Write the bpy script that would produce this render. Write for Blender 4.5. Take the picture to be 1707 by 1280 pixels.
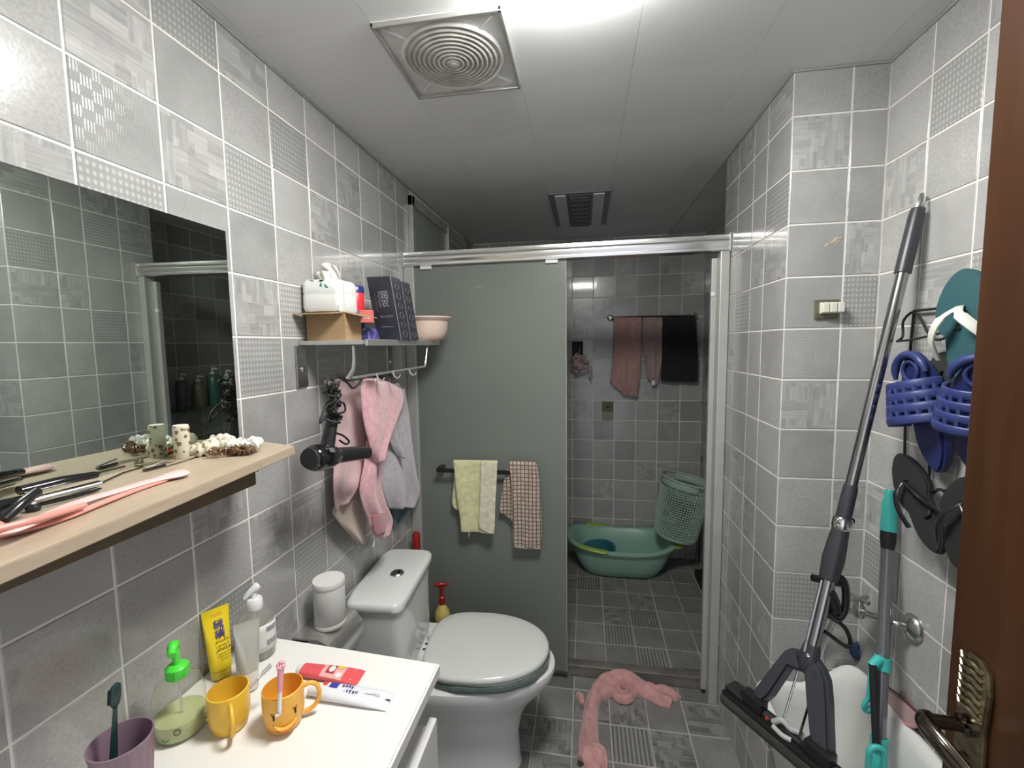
import bpy, bmesh, math, random
from mathutils import Vector, Matrix, Euler
random.seed(7)
PI = math.pi
for o in list(bpy.data.objects): bpy.data.objects.remove(o)
SC = bpy.context.scene
COL = SC.collection

# ------------------------------------------------------------------ camera
F_PX, YAW, PITCH, ROLL = 742.2, 0.16393, -0.0884, -0.0130
CZ = 1.5183
def cam_axes():
    cy, sy = math.cos(YAW), math.sin(YAW)
    f = Vector((-sy*math.cos(PITCH), cy*math.cos(PITCH), math.sin(PITCH)))
    r = Vector((cy, sy, 0)); u = r.cross(f)
    c, s = math.cos(ROLL), math.sin(ROLL)
    return c*r+s*u, -s*r+c*u, f
CR, CU, CF = cam_axes()
cam_data = bpy.data.cameras.new('camera')
cam = bpy.data.objects.new('camera', cam_data); COL.objects.link(cam)
m = Matrix((CR, CU, -CF)).transposed().to_4x4(); m.translation = Vector((0, 0, CZ))
cam.matrix_world = m
cam_data.sensor_width = 36.0; cam_data.sensor_fit = 'HORIZONTAL'
cam_data.lens = F_PX/1707*36.0; cam_data.clip_start = 0.02
SC.camera = cam

# ------------------------------------------------------------------ world, light, exposure
LAMP_POWER = 80.0
w = bpy.data.worlds.new('world'); SC.world = w; w.use_nodes = True
w.node_tree.nodes['Background'].inputs[0].default_value = (0.75, 0.78, 0.85, 1)
w.node_tree.nodes['Background'].inputs[1].default_value = 1.3
SC.view_settings.view_transform = 'Standard'; SC.view_settings.look = 'None'
SC.view_settings.gamma = 1.0; SC.view_settings.use_curve_mapping = False
SC.view_settings.exposure = 0.0

# measured constants of the room (metres, floor at z = 0)
LX, XR, XS, YS, YB, ZC = -0.798, 0.780, 0.5488, 1.3646, 3.178, 2.238
YF = -0.12                                   # wall with the entrance, just behind the viewer
ZCT, ZSH, ZRK = 0.83, 1.31, 1.522            # vanity top, mirror shelf, rack plate

def at(px, py, ax, val):
    """point of the place that a measured direction meets on the plane ax = val"""
    d = CR*((px-853.5)/F_PX) - CU*((py-640)/F_PX) + CF
    i = 'xyz'.index(ax)
    v = val-(CZ if ax == 'z' else 0)
    return Vector((0, 0, CZ)) + d*(v/d[i])
def V(*a): return Vector(a)

# ------------------------------------------------------------------ materials
def new_mat(name):
    mt = bpy.data.materials.new(name); mt.use_nodes = True
    return mt, mt.node_tree.nodes, mt.node_tree.links, mt.node_tree.nodes['Principled BSDF']
def mat(name, col, rough=0.5, metal=0.0, spec=0.5, bump=0.0, bscale=200.0, var=0.0, vscale=20.0, trans=0.0, sheen=0.0, coat=0.0, emit=None, aniso=None):
    mt, N, L, b = new_mat(name)
    b.inputs['Base Color'].default_value = (*col, 1)
    b.inputs['Roughness'].default_value = rough
    b.inputs['Metallic'].default_value = metal
    b.inputs['Specular IOR Level'].default_value = spec
    b.inputs['Transmission Weight'].default_value = trans
    b.inputs['Sheen Weight'].default_value = sheen
    b.inputs['Coat Weight'].default_value = coat
    tc = N.new('ShaderNodeTexCoord')
    if var > 0:
        n = N.new('ShaderNodeTexNoise'); n.inputs['Scale'].default_value = vscale; n.inputs['Detail'].default_value = 5
        r = N.new('ShaderNodeMapRange'); r.inputs[1].default_value = 0.3; r.inputs[2].default_value = 0.7
        r.inputs[3].default_value = 1-var; r.inputs[4].default_value = 1+var
        mx = N.new('ShaderNodeVectorMath'); mx.operation = 'SCALE'; mx.inputs[0].default_value = col
        if aniso:
            mp = N.new('ShaderNodeMapping'); mp.inputs['Scale'].default_value = aniso
            L.new(tc.outputs['Object'], mp.inputs[0]); L.new(mp.outputs[0], n.inputs[0])
        else: L.new(tc.outputs['Object'], n.inputs[0])
        L.new(n.outputs[0], r.inputs[0]); L.new(r.outputs[0], mx.inputs['Scale'])
        L.new(mx.outputs[0], b.inputs['Base Color'])
    if bump > 0:
        n = N.new('ShaderNodeTexNoise'); n.inputs['Scale'].default_value = bscale; n.inputs['Detail'].default_value = 3
        bp = N.new('ShaderNodeBump'); bp.inputs['Strength'].default_value = bump; bp.inputs['Distance'].default_value = 0.002
        L.new(tc.outputs['Object'], n.inputs[0]); L.new(n.outputs[0], bp.inputs['Height']); L.new(bp.outputs[0], b.inputs['Normal'])
    if emit:
        b.inputs['Emission Color'].default_value = (1, 0.99, 0.95, 1); b.inputs['Emission Strength'].default_value = emit
    return mt
def thin_clear(name, tint=(0.9, 0.93, 0.9), gloss=0.08, haze=0.0):
    """thin see-through plastic: transparent sheet with a fresnel gloss and a little haze"""
    mt = bpy.data.materials.new(name); mt.use_nodes = True
    N, L = mt.node_tree.nodes, mt.node_tree.links; N.clear()
    out = N.new('ShaderNodeOutputMaterial'); tr = N.new('ShaderNodeBsdfTransparent'); tr.inputs[0].default_value = (*tint, 1)
    g = N.new('ShaderNodeBsdfGlossy'); g.inputs['Roughness'].default_value = gloss
    lw = N.new('ShaderNodeLayerWeight'); lw.inputs['Blend'].default_value = 0.5
    pw = N.new('ShaderNodeMath'); pw.operation = 'POWER'; pw.inputs[1].default_value = 4.0; L.new(lw.outputs['Facing'], pw.inputs[0])
    ma = N.new('ShaderNodeMath'); ma.operation = 'MULTIPLY_ADD'; ma.inputs[1].default_value = 0.6; ma.inputs[2].default_value = 0.04; L.new(pw.outputs[0], ma.inputs[0])
    mx = N.new('ShaderNodeMixShader'); L.new(ma.outputs[0], mx.inputs[0]); L.new(tr.outputs[0], mx.inputs[1]); L.new(g.outputs[0], mx.inputs[2])
    d = N.new('ShaderNodeBsdfDiffuse'); d.inputs[0].default_value = (*tint, 1)
    m2 = N.new('ShaderNodeMixShader'); m2.inputs[0].default_value = haze
    L.new(mx.outputs[0], m2.inputs[1]); L.new(d.outputs[0], m2.inputs[2]); L.new(m2.outputs[0], out.inputs[0])
    return mt

def tile_mat(name, kind, lo, hi, rough=0.2, flr=False):
    """printed stoneware cell: pattern kinds seen on the tiles; object coordinates are local to each tile"""
    mt, N, L, b = new_mat(name)
    def nd(t, **k):
        n = N.new(t)
        for a, v in k.items(): setattr(n, a, v)
        return n
    def mth(op, a, c=None):
        n = nd('ShaderNodeMath', operation=op)
        for i, x in enumerate((a, c)):
            if x is None: continue
            if hasattr(x, 'links'): L.new(x, n.inputs[i])
            else: n.inputs[i].default_value = x
        return n.outputs[0]
    tc = nd('ShaderNodeTexCoord'); oi = nd('ShaderNodeObjectInfo')
    cb = nd('ShaderNodeCombineXYZ'); rn = mth('MULTIPLY', oi.outputs['Random'], 37.0)
    L.new(rn, cb.inputs[2]); L.new(mth('MULTIPLY', oi.outputs['Random'], 11.0), cb.inputs[0])
    ad = nd('ShaderNodeVectorMath', operation='ADD'); L.new(tc.outputs['Object'], ad.inputs[0]); L.new(cb.outputs[0], ad.inputs[1])
    P = ad.outputs[0]; Q = tc.outputs['Object']
    def noise(vec, scale, sx=1, sy=1, det=3):
        mp = nd('ShaderNodeMapping'); mp.inputs['Scale'].default_value = (sx, sy, 1); L.new(vec, mp.inputs[0])
        n = nd('ShaderNodeTexNoise'); n.inputs['Scale'].default_value = scale; n.inputs['Detail'].default_value = det
        L.new(mp.outputs[0], n.inputs[0]); return n.outputs[0]
    sp = nd('ShaderNodeSeparateXYZ'); L.new(Q, sp.inputs[0]); X, Y = sp.outputs[0], sp.outputs[1]
    base = noise(P, 9, 1, 1, 5); fine = noise(P, 420, 1, 1, 2)
    hgt = fine; f = base
    sn = lambda v, k: mth('SINE', mth('MULTIPLY', v, k))
    if kind == 'weave':
        h = mth('MULTIPLY', mth('ADD', sn(X, 2*PI*96), 1.0), mth('ADD', sn(Y, 2*PI*72), 1.0)); h = mth('MULTIPLY', h, 0.25)
        f = mth('ADD', mth('MULTIPLY', base, 0.45), mth('MULTIPLY', h, 0.55)); hgt = h
    elif kind == 'grid':
        h = mth('MAXIMUM', sn(X, 2*PI*84), sn(Y, 2*PI*84))
        f = mth('ADD', mth('MULTIPLY', base, 0.55), mth('MULTIPLY', h, 0.16)); hgt = h
    elif kind == 'ribs':
        h = sn(X if flr else Y, 2*PI*(62 if flr else 80)); h = mth('MULTIPLY', mth('ADD', h, 1.0), 0.5)
        f = mth('ADD', mth('MULTIPLY', base, 0.4), mth('MULTIPLY', h, 0.55)); hgt = h
    elif kind == 'patch':
        def bricks(bw, rh, rot, off):
            mp = nd('ShaderNodeMapping'); mp.inputs['Rotation'].default_value = (0, 0, rot); mp.inputs['Location'].default_value = (off, off*1.7, 0); L.new(P, mp.inputs[0])
            bk_ = nd('ShaderNodeTexBrick'); bk_.offset = 0.37; bk_.squash = 1.0; bk_.inputs['Scale'].default_value = 1.0
            bk_.inputs['Brick Width'].default_value = bw; bk_.inputs['Row Height'].default_value = rh; bk_.inputs['Mortar Size'].default_value = 0.0
            bk_.inputs['Color1'].default_value = (0, 0, 0, 1); bk_.inputs['Color2'].default_value = (1, 1, 1, 1); L.new(mp.outputs[0], bk_.inputs[0]); return bk_.outputs[0]
        ba, bb_, bc_ = bricks(.052, .024, 0, .01), bricks(.037, .015, PI/2, .05), bricks(.09, .05, 0, .2)
        gh, gv = noise(P, 30, 0.35, 6), noise(P, 30, 6, 0.35)
        sel = mth('GREATER_THAN', bc_, 0.5)
        g = mth('ADD', mth('MULTIPLY', gh, sel), mth('MULTIPLY', gv, mth('SUBTRACT', 1.0, sel)))
        f = mth('ADD', mth('MULTIPLY', mth('ADD', mth('MULTIPLY', ba, sel), mth('MULTIPLY', bb_, mth('SUBTRACT', 1.0, sel))), 0.38), mth('MULTIPLY', g, 0.75)); f = mth('SUBTRACT', f, 0.06)
    elif kind == 'maze':
        ch = nd('ShaderNodeTexChecker'); ch.inputs['Scale'].default_value = 58; L.new(P, ch.inputs[0])
        ch.inputs[1].default_value = (0, 0, 0, 1); ch.inputs[2].default_value = (1, 1, 1, 1)
        a, c = sn(X, 2*PI*210), sn(Y, 2*PI*210); s = ch.outputs[1]
        h = mth('ADD', mth('MULTIPLY', a, s), mth('MULTIPLY', c, mth('SUBTRACT', 1.0, s)))
        f = mth('ADD', mth('MULTIPLY', base, 0.7), mth('MULTIPLY', h, 0.08)); hgt = h
    elif kind == 'cross':
        a = noise(mth('ADD', X, Y) if False else P, 160, 1, 1); d1 = sn(mth('ADD', X, Y), 2*PI*120); d2 = sn(mth('SUBTRACT', X, Y), 2*PI*120)
        h = mth('MULTIPLY', d1, d2); f = mth('ADD', mth('MULTIPLY', base, 0.6), mth('MULTIPLY', mth('MULTIPLY', h, a), 0.35)); hgt = h
    elif kind == 'speck':
        a = noise(P, 170, 1, 1, 4); f = mth('ADD', mth('MULTIPLY', base, 0.45), mth('MULTIPLY', a, 0.6)); hgt = a
    elif kind == 'rings':
        mp = nd('ShaderNodeMapping'); mp.inputs['Location'].default_value = (0.02, 0.01, 0); L.new(Q, mp.inputs[0])
        wv = nd('ShaderNodeTexWave', wave_type='RINGS', rings_direction='Z'); wv.inputs['Scale'].default_value = 34; wv.inputs['Distortion'].default_value = 2.0
        L.new(mp.outputs[0], wv.inputs[0]); f = mth('ADD', mth('MULTIPLY', base, 0.75), mth('MULTIPLY', wv.outputs[1], 0.06)); hgt = wv.outputs[1]
    elif kind == 'plain':
        f = mth('ADD', mth('MULTIPLY', base, 0.5), 0.26)
    rp = nd('ShaderNodeMapRange'); rp.inputs[1].default_value = 0.22; rp.inputs[2].default_value = 0.82; L.new(f, rp.inputs[0])
    mx = nd('ShaderNodeMix', data_type='RGBA'); mx.inputs[6].default_value = (*lo, 1); mx.inputs[7].default_value = (*hi, 1)
    L.new(rp.outputs[0], mx.inputs[0])
    hv = nd('ShaderNodeHueSaturation'); L.new(mx.outputs[2], hv.inputs['Color'])
    L.new(mth('ADD', mth('MULTIPLY', oi.outputs['Random'], 0.16), 0.92), hv.inputs['Value'])
    L.new(hv.outputs[0], b.inputs['Base Color'])
    b.inputs['Roughness'].default_value = rough; b.inputs['Specular IOR Level'].default_value = 0.45; b.inputs['Coat Weight'].default_value = 0.0 if flr else 0.35; b.inputs['Coat Roughness'].default_value = 0.06
    bp = nd('ShaderNodeBump'); bp.inputs['Strength'].default_value = 0.35 if kind in ('weave', 'ribs', 'grid') else 0.16; bp.inputs['Distance'].default_value = 0.0012
    L.new(hgt, bp.inputs['Height']); L.new(bp.outputs[0], b.inputs['Normal'])
    return mt
KINDS = ['weave', 'patch', 'speck', 'maze', 'cross', 'ribs', 'plain', 'grid', 'rings']
WT = {k: tile_mat('wall_tile_'+k, k, (0.29, 0.29, 0.284), (0.48, 0.476, 0.465)) for k in KINDS}
FT = {k: tile_mat('floor_tile_'+k, k, (0.11, 0.11, 0.107), (0.31, 0.305, 0.29), 0.34, True) for k in KINDS}
M = {}
M['grout'] = mat('grout_white', (0.74, 0.73, 0.70), 0.85, var=0.12, vscale=9)
M['grout_floor'] = mat('grout_floor', (0.42, 0.41, 0.38), 0.85, var=0.25, vscale=6)
M['plaster'] = mat('plaster_white', (0.6, 0.6, 0.58), 0.8)
M['ceil'] = mat('ceiling_panel', (0.72, 0.73, 0.73), 0.36, spec=0.5, var=0.03, vscale=3)
M['ceil_gap'] = mat('ceiling_gap', (0.5, 0.5, 0.5), 0.6)
M['alu'] = mat('brushed_aluminium', (0.62, 0.61, 0.59), 0.3, 0.85, var=0.06, vscale=30, aniso=(0.3, 8, 8))
M['alu_old'] = mat('dull_aluminium', (0.5, 0.5, 0.48), 0.45, 0.6, var=0.1, vscale=12)
M['chrome'] = mat('chrome', (0.75, 0.75, 0.74), 0.12, 1.0)
M['chrome_dull'] = mat('worn_chrome', (0.5, 0.5, 0.49), 0.28, 1.0, var=0.15, vscale=40)
M['mirror'] = mat('mirror_silver', (0.60, 0.66, 0.61), 0.012, 1.0)
M['mirror_edge'] = mat('mirror_edge', (0.45, 0.5, 0.47), 0.3, 0.4)
M['white'] = mat('white_glaze', (0.74, 0.74, 0.72), 0.1, spec=0.6)
M['counter'] = mat('white_counter', (0.83, 0.815, 0.78), 0.28, bump=0.04, bscale=60)
M['cabinet'] = mat('white_cabinet', (0.72, 0.72, 0.7), 0.35)
M['porcelain'] = mat('toilet_porcelain', (0.72, 0.73, 0.72), 0.08, spec=0.6)
M['lidw'] = mat('seat_plastic', (0.64, 0.65, 0.63), 0.16)
M['shelf'] = mat('beige_laminate', (0.43, 0.345, 0.255), 0.3, var=0.07, vscale=14, aniso=(6, 1, 6))
M['shelf_shaded'] = mat('shaded_brown_board', (0.12, 0.09, 0.055), 0.5, var=0.1, vscale=20)  # shade under the shelf is put into this dark brown
M['black'] = mat('black_plastic', (0.012, 0.012, 0.013), 0.25)
M['black_gl'] = mat('gloss_black', (0.008, 0.008, 0.010), 0.08, coat=0.5)
M['rubber'] = mat('black_rubber', (0.011, 0.011, 0.012), 0.65, bump=0.3, bscale=300)
M['dgrey'] = mat('charcoal_plastic', (0.035, 0.037, 0.042), 0.38)
M['white_pl'] = mat('white_plastic', (0.75, 0.75, 0.76), 0.3)
M['steel'] = mat('steel_pole', (0.42, 0.42, 0.42), 0.2, 1.0)
M['brown_door'] = mat('door_veneer', (0.045, 0.017, 0.0065), 0.38, spec=.35, var=0.22, vscale=9, aniso=(3, 3, 0.25))
M['gold'] = mat('antique_brass', (0.34, 0.30, 0.20), 0.33, 1.0, var=0.35, vscale=60)
M['nickel'] = mat('black_nickel', (0.16, 0.14, 0.12), 0.14, 1.0)
M['fr_glass'] = None
def frosted(name, col, tr):
    mt = bpy.data.materials.new(name); mt.use_nodes = True
    N, L = mt.node_tree.nodes, mt.node_tree.links; N.clear()
    out = N.new('ShaderNodeOutputMaterial'); d = N.new('ShaderNodeBsdfDiffuse'); t = N.new('ShaderNodeBsdfTranslucent')
    tc = N.new('ShaderNodeTexCoord'); n = N.new('ShaderNodeTexNoise'); n.inputs['Scale'].default_value = 2.2; n.inputs['Detail'].default_value = 4
    mr = N.new('ShaderNodeMapRange'); mr.inputs[1].default_value = .3; mr.inputs[2].default_value = .7; mr.inputs[3].default_value = .92; mr.inputs[4].default_value = 1.06
    sc = N.new('ShaderNodeVectorMath'); sc.operation = 'SCALE'; sc.inputs[0].default_value = col
    L.new(tc.outputs['Object'], n.inputs[0]); L.new(n.outputs[0], mr.inputs[0]); L.new(mr.outputs[0], sc.inputs['Scale'])
    L.new(sc.outputs[0], d.inputs[0]); t.inputs[0].default_value = (*col, 1)
    g = N.new('ShaderNodeBsdfGlossy'); g.inputs['Roughness'].default_value = 0.32
    fr = N.new('ShaderNodeFresnel'); fr.inputs[0].default_value = 1.45
    a = N.new('ShaderNodeMixShader'); a.inputs[0].default_value = tr; L.new(d.outputs[0], a.inputs[1]); L.new(t.outputs[0], a.inputs[2])
    b = N.new('ShaderNodeMixShader'); L.new(fr.outputs[0], b.inputs[0]); L.new(a.outputs[0], b.inputs[1]); L.new(g.outputs[0], b.inputs[2])
    L.new(b.outputs[0], out.inputs[0]); return mt
M['fr_glass'] = frosted('frosted_glass', (0.30, 0.33, 0.295), 0.45)
M['fr_window'] = frosted('frosted_window', (0.34, 0.38, 0.33), 0.2)

# ------------------------------------------------------------------ mesh helpers
class MB:
    """a little mesh collector; everything in it becomes ONE mesh object"""
    def __init__(s): s.v = []; s.f = []; s.sm = []
    def add(s, vs, fs, smooth=True):
        k = len(s.v); s.v += [tuple(p) for p in vs]
        for f in fs: s.f.append([i+k for i in f]); s.sm.append(smooth)
        return s
    def box(s, lo, hi, bev=0.0, M4=None):
        (x0, y0, z0), (x1, y1, z1) = lo, hi
        x0, x1 = sorted((x0, x1)); y0, y1 = sorted((y0, y1)); z0, z1 = sorted((z0, z1))
        bm = bmesh.new(); bmesh.ops.create_cube(bm, size=1)
        for v in bm.verts: v.co = Vector(((x0+x1)/2+v.co.x*(x1-x0), (y0+y1)/2+v.co.y*(y1-y0), (z0+z1)/2+v.co.z*(z1-z0)))
        if bev > 0:
            bev = min(bev, 0.45*min(x1-x0, y1-y0, z1-z0))
            bmesh.ops.bevel(bm, geom=bm.edges[:], offset=bev, segments=2, affect='EDGES', profile=0.6)
        if M4 is not None: bmesh.ops.transform(bm, matrix=M4, verts=bm.verts[:])
        bm.verts.index_update()
        s.add([v.co[:] for v in bm.verts], [[v.index for v in f.verts] for f in bm.faces], False); bm.free(); return s
    def ring_loft(s, rings, cap0=True, cap1=True, smooth=True):
        n = len(rings[0]); vs = [p for r in rings for p in r]; fs = []
        for i in range(len(rings)-1):
            for j in range(n):
                a, b = i*n+j, i*n+(j+1) % n
                fs.append([a, b, b+n, a+n])
        if cap0: fs.append(list(range(n))[::-1])
        if cap1: fs.append([(len(rings)-1)*n+j for j in range(n)])
        return s.add(vs, fs, smooth)
    def lathe(s, prof, M4=None, n=28, cap0=True, cap1=True, sx=1.0, sy=1.0):
        rings = []
        for r, z in prof:
            rg = [Vector((r*sx*math.cos(2*PI*k/n), r*sy*math.sin(2*PI*k/n), z)) for k in range(n)]
            if M4 is not None: rg = [M4 @ p for p in rg]
            rings.append(rg)
        return s.ring_loft(rings, cap0, cap1)
    def tube(s, pts, r, n=10, closed=False, cap=True, flat=None):
        """round (or flattened) bar along points; r number or list"""
        pts = [Vector(p) for p in pts]; N = len(pts); rr = r if isinstance(r, (list, tuple)) else [r]*N
        T = []
        for i in range(N):
            a = pts[(i-1) % N] if (closed or i > 0) else pts[i]; b = pts[(i+1) % N] if (closed or i < N-1) else pts[i]
            T.append((b-a).normalized())
        up = Vector((0, 0, 1)) if abs(T[0].z) < 0.9 else Vector((1, 0, 0))
        nn = (up - T[0]*up.dot(T[0])).normalized(); rings = []
        for i in range(N):
            nn = (nn - T[i]*nn.dot(T[i])).normalized(); bb = T[i].cross(nn)
            fl = flat if flat else (1, 1)
            rings.append([pts[i]+rr[i]*(nn*fl[0]*math.cos(2*PI*k/n)+bb*fl[1]*math.sin(2*PI*k/n)) for k in range(n)])
        if closed: rings.append(rings[0]); return s.ring_loft(rings, False, False)
        return s.ring_loft(rings, cap, cap)
    def prism(s, poly, M4, h, bev=0):
        """poly in local xy, extruded h along local z, then M4"""
        n = len(poly); bm = bmesh.new()
        vs = [bm.verts.new((x, y, 0)) for x, y in poly]; f = bm.faces.new(vs)
        r = bmesh.ops.extrude_face_region(bm, geom=[f]); up = [e for e in r['geom'] if isinstance(e, bmesh.types.BMVert)]
        for v in up: v.co.z += h
        bmesh.ops.recalc_face_normals(bm, faces=bm.faces[:])
        if bev:
            eds = [e for e in bm.edges if abs(e.verts[0].co.z-e.verts[1].co.z) < 1e-9]
            bmesh.ops.bevel(bm, geom=eds, offset=bev, segments=2, affect='EDGES')
        bmesh.ops.transform(bm, matrix=M4, verts=bm.verts[:]); bm.verts.index_update()
        s.add([v.co[:] for v in bm.verts], [[v.index for v in f.verts] for f in bm.faces], False); bm.free(); return s
    def grid(s, fn, nu, nv):
        vs = [fn(i/nu, j/nv) for j in range(nv+1) for i in range(nu+1)]
        fs = [[j*(nu+1)+i, j*(nu+1)+i+1, (j+1)*(nu+1)+i+1, (j+1)*(nu+1)+i] for j in range(nv) for i in range(nu)]
        return s.add(vs, fs)

ORG = {}
def put(name, mb, mt, parent=None, kind=None, org=None, solid=0.0, sub=0, wire=0.0, autosmooth=True):
    """link a collector as ONE object; vertices are in world space (or in the parent's own frame when it is turned)"""
    me = bpy.data.meshes.new(name)
    if parent is not None: base = ORG[parent.name]
    elif org is not None: base = Vector(org)
    else:
        xs = [v[0] for v in mb.v]; ys = [v[1] for v in mb.v]; zs = [v[2] for v in mb.v]
        base = Vector(((min(xs)+max(xs))/2, (min(ys)+max(ys))/2, min(zs)))
    me.from_pydata([(v[0]-base[0], v[1]-base[1], v[2]-base[2]) for v in mb.v], [], mb.f); me.update()
    bm = bmesh.new(); bm.from_mesh(me); bmesh.ops.recalc_face_normals(bm, faces=bm.faces[:]); bm.to_mesh(me); bm.free()
    for p, sm in zip(me.polygons, mb.sm): p.use_smooth = sm
    if any(mb.sm):
        try: me.set_sharp_from_angle(angle=math.radians(42))
        except Exception: pass
    me.materials.append(mt)
    o = bpy.data.objects.new(name, me); COL.objects.link(o)
    if parent is not None: o.parent = parent
    else: o.location = base
    ORG[o.name] = base
    if kind: o['kind'] = kind
    if solid:
        md = o.modifiers.new('thickness', 'SOLIDIFY'); md.thickness = solid; md.offset = 0
    if wire:
        md = o.modifiers.new('lattice', 'WIREFRAME'); md.thickness = wire; md.use_even_offset = False
    if sub:
        md = o.modifiers.new('soft', 'SUBSURF'); md.levels = sub; md.render_levels = sub
    return o
def thing(name, label, cat, loc=(0, 0, 0), group=None, M4=None):
    o = bpy.data.objects.new(name, None); COL.objects.link(o); o.empty_display_size = 0.05
    if M4 is not None: o.matrix_world = M4; ORG[o.name] = Vector((0, 0, 0))
    else: o.location = loc; ORG[o.name] = Vector(loc)
    o['label'] = label; o['category'] = cat
    if group: o['group'] = group
    return o
def tag(o, label, cat, group=None):
    o['label'] = label; o['category'] = cat
    if group: o['group'] = group
    return o
def frame(org, xa, ya):
    """matrix from an origin, an x direction and a rough y direction"""
    x = Vector(xa).normalized(); z = x.cross(Vector(ya)).normalized(); y = z.cross(x)
    r = Matrix((x, y, z)).transposed().to_4x4(); r.translation = Vector(org); return r
def axis_frame(p0, p1, hint=(0, 0, 1)):
    """z along p0->p1"""
    z = (Vector(p1)-Vector(p0)).normalized(); h = Vector(hint)
    if abs(z.dot(h)) > 0.95: h = Vector((1, 0, 0))
    x = (h - z*h.dot(z)).normalized(); y = z.cross(x)
    r = Matrix((x, y, z)).transposed().to_4x4(); r.translation = Vector(p0); return r
def spline(pts, n=8, closed=False):
    pts = [Vector(p) for p in pts]; out = []; N = len(pts)
    rng = range(N if closed else N-1)
    for i in rng:
        g = lambda k: pts[k % N] if closed else pts[max(0, min(N-1, k))]
        p0, p1, p2, p3 = g(i-1), g(i), g(i+1), g(i+2)
        for k in range(n):
            t = k/n
            out.append(0.5*((2*p1)+(-p0+p2)*t+(2*p0-5*p1+4*p2-p3)*t*t+(-p0+3*p1-3*p2+p3)*t**3))
    if not closed: out.append(pts[-1])
    return out
def superellipse(cx, cy, a, b, n=40, e=3.0, z=0.0, a2=None):
    r = []
    for k in range(n):
        t = 2*PI*k/n; c, s = math.cos(t), math.sin(t); aa = a if (c >= 0 or a2 is None) else a2
        r.append(Vector((cx+aa*math.copysign(abs(c)**(2/e), c), cy+b*math.copysign(abs(s)**(2/e), s), z)))
    return r
def lettering(name, txt, size, M4, mt, parent, ext=0.0002):
    cu = bpy.data.curves.new(name, 'FONT'); cu.body = txt; cu.size = size; cu.extrude = ext; cu.align_x = 'CENTER'; cu.align_y = 'CENTER'
    tmp = bpy.data.objects.new('tmp', cu); COL.objects.link(tmp)
    dg = bpy.context.evaluated_depsgraph_get(); me = bpy.data.meshes.new_from_object(tmp.evaluated_get(dg))
    bpy.data.objects.remove(tmp)
    mb = MB(); mb.add([M4 @ v.co for v in me.vertices], [list(p.vertices) for p in me.polygons], False)
    if not mb.v: return None
    return put(name, mb, mt, parent)
def strokes(M4, n, cw, ch, vertical=False, mb=None, seed=1, th=0.12):
    """rows of small printed characters too worn to read: thin bars lying on a surface"""
    rd = random.Random(seed); mb = mb or MB()
    for i in range(n):
        ox, oy = (0, -i*ch*1.2) if vertical else (i*cw*1.2, 0)
        for k in range(4):
            if rd.random() < 0.5: a, b, c, d = rd.uniform(0, .2)*cw, rd.uniform(.7, 1)*cw, (k+.5)/4*ch, (k+.5)/4*ch+th*ch
            else: a = rd.uniform(.1, .8)*cw; b, c, d = a+th*cw, rd.uniform(0, .3)*ch, rd.uniform(.7, 1)*ch
            q = [(ox+a, oy+c), (ox+b, oy+c), (ox+b, oy+d), (ox+a, oy+d)]
            mb.add([M4 @ Vector((x, y, 0)) for x, y in q], [[0, 1, 2, 3]], False)
    return mb

# ------------------------------------------------------------------ tiles
TILE_ME = {}
def tile_mesh(w_, h_, mt):
    key = (round(w_, 4), round(h_, 4), mt.name)
    if key in TILE_ME: return TILE_ME[key]
    a, b, e, d = w_/2, h_/2, 0.0012, 0.004
    def q(x, y, z): return [(-x, -y, z), (x, -y, z), (x, y, z), (-x, y, z)]
    vs = q(a, b, -d) + q(a, b, -e*0.8) + q(a-e, b-e, 0)
    fs = []
    for k in (0, 4):
        for j in range(4): fs.append([k+j, k+(j+1) % 4, k+4+(j+1) % 4, k+4+j])
    fs.append([8, 9, 10, 11])
    me = bpy.data.meshes.new('tile'); me.from_pydata(vs, [], fs); me.materials.append(mt); me.update()
    TILE_ME[key] = me; return me
def tiles(wall, us, vs, fr, table, kinds=None, default=None, gap=0.0023, skip=None, limit=300, dist=None, rnd=3):
    """us, vs: joint positions; fr(u, v) -> world matrix whose z is the outward normal. Parts of the wall, one object each"""
    rd = random.Random(rnd); cells = []
    for i in range(len(us)-1):
        for j in range(len(vs)-1):
            u0, u1, v0, v1 = us[i], us[i+1], vs[j], vs[j+1]
            kd = (kinds or {}).get((i, j)) or rd.choice(default)
            if skip and skip(u0, u1, v0, v1): continue
            if u1-u0 < 0.012 or v1-v0 < 0.012: continue
            mt = fr((u0+u1)/2, (v0+v1)/2); tilt = Euler((rd.uniform(-.0022, .0022), rd.uniform(-.0022, .0022), 0)).to_matrix().to_4x4()
            cells.append((dist(mt.translation) if dist else 0, u1-u0-2*gap, v1-v0-2*gap, kd, mt @ tilt))
    cells.sort(key=lambda c: c[0]); rest = cells[limit:]
    for _, cw, ch, kd, m4 in cells[:limit]:
        o = bpy.data.objects.new('tile', tile_mesh(cw, ch, table[kd])); COL.objects.link(o)
        o.parent = wall; o.matrix_local = Matrix.Translation(-ORG[wall.name]) @ m4
    if rest:
        mb = MB()
        for _, cw, ch, kd, m4 in rest:
            a, b = cw/2, ch/2
            mb.add([m4 @ Vector(p) for p in ((-a, -b, -.004), (a, -b, -.004), (a, b, -.004), (-a, b, -.004), (-a, -b, 0), (a, -b, 0), (a, b, 0), (-a, b, 0))],
                   [[4, 5, 6, 7], [0, 1, 5, 4], [1, 2, 6, 5], [2, 3, 7, 6], [3, 0, 4, 7]], False)
        put('tile', mb, table['speck'], wall, kind='stuff')
def span(lo, hi, org, st):
    k0 = math.ceil((lo-org)/st+1e-6); r = [lo]; k = k0
    while org+k*st < hi-1e-6: r.append(org+k*st); k += 1
    return r+[hi]
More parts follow.
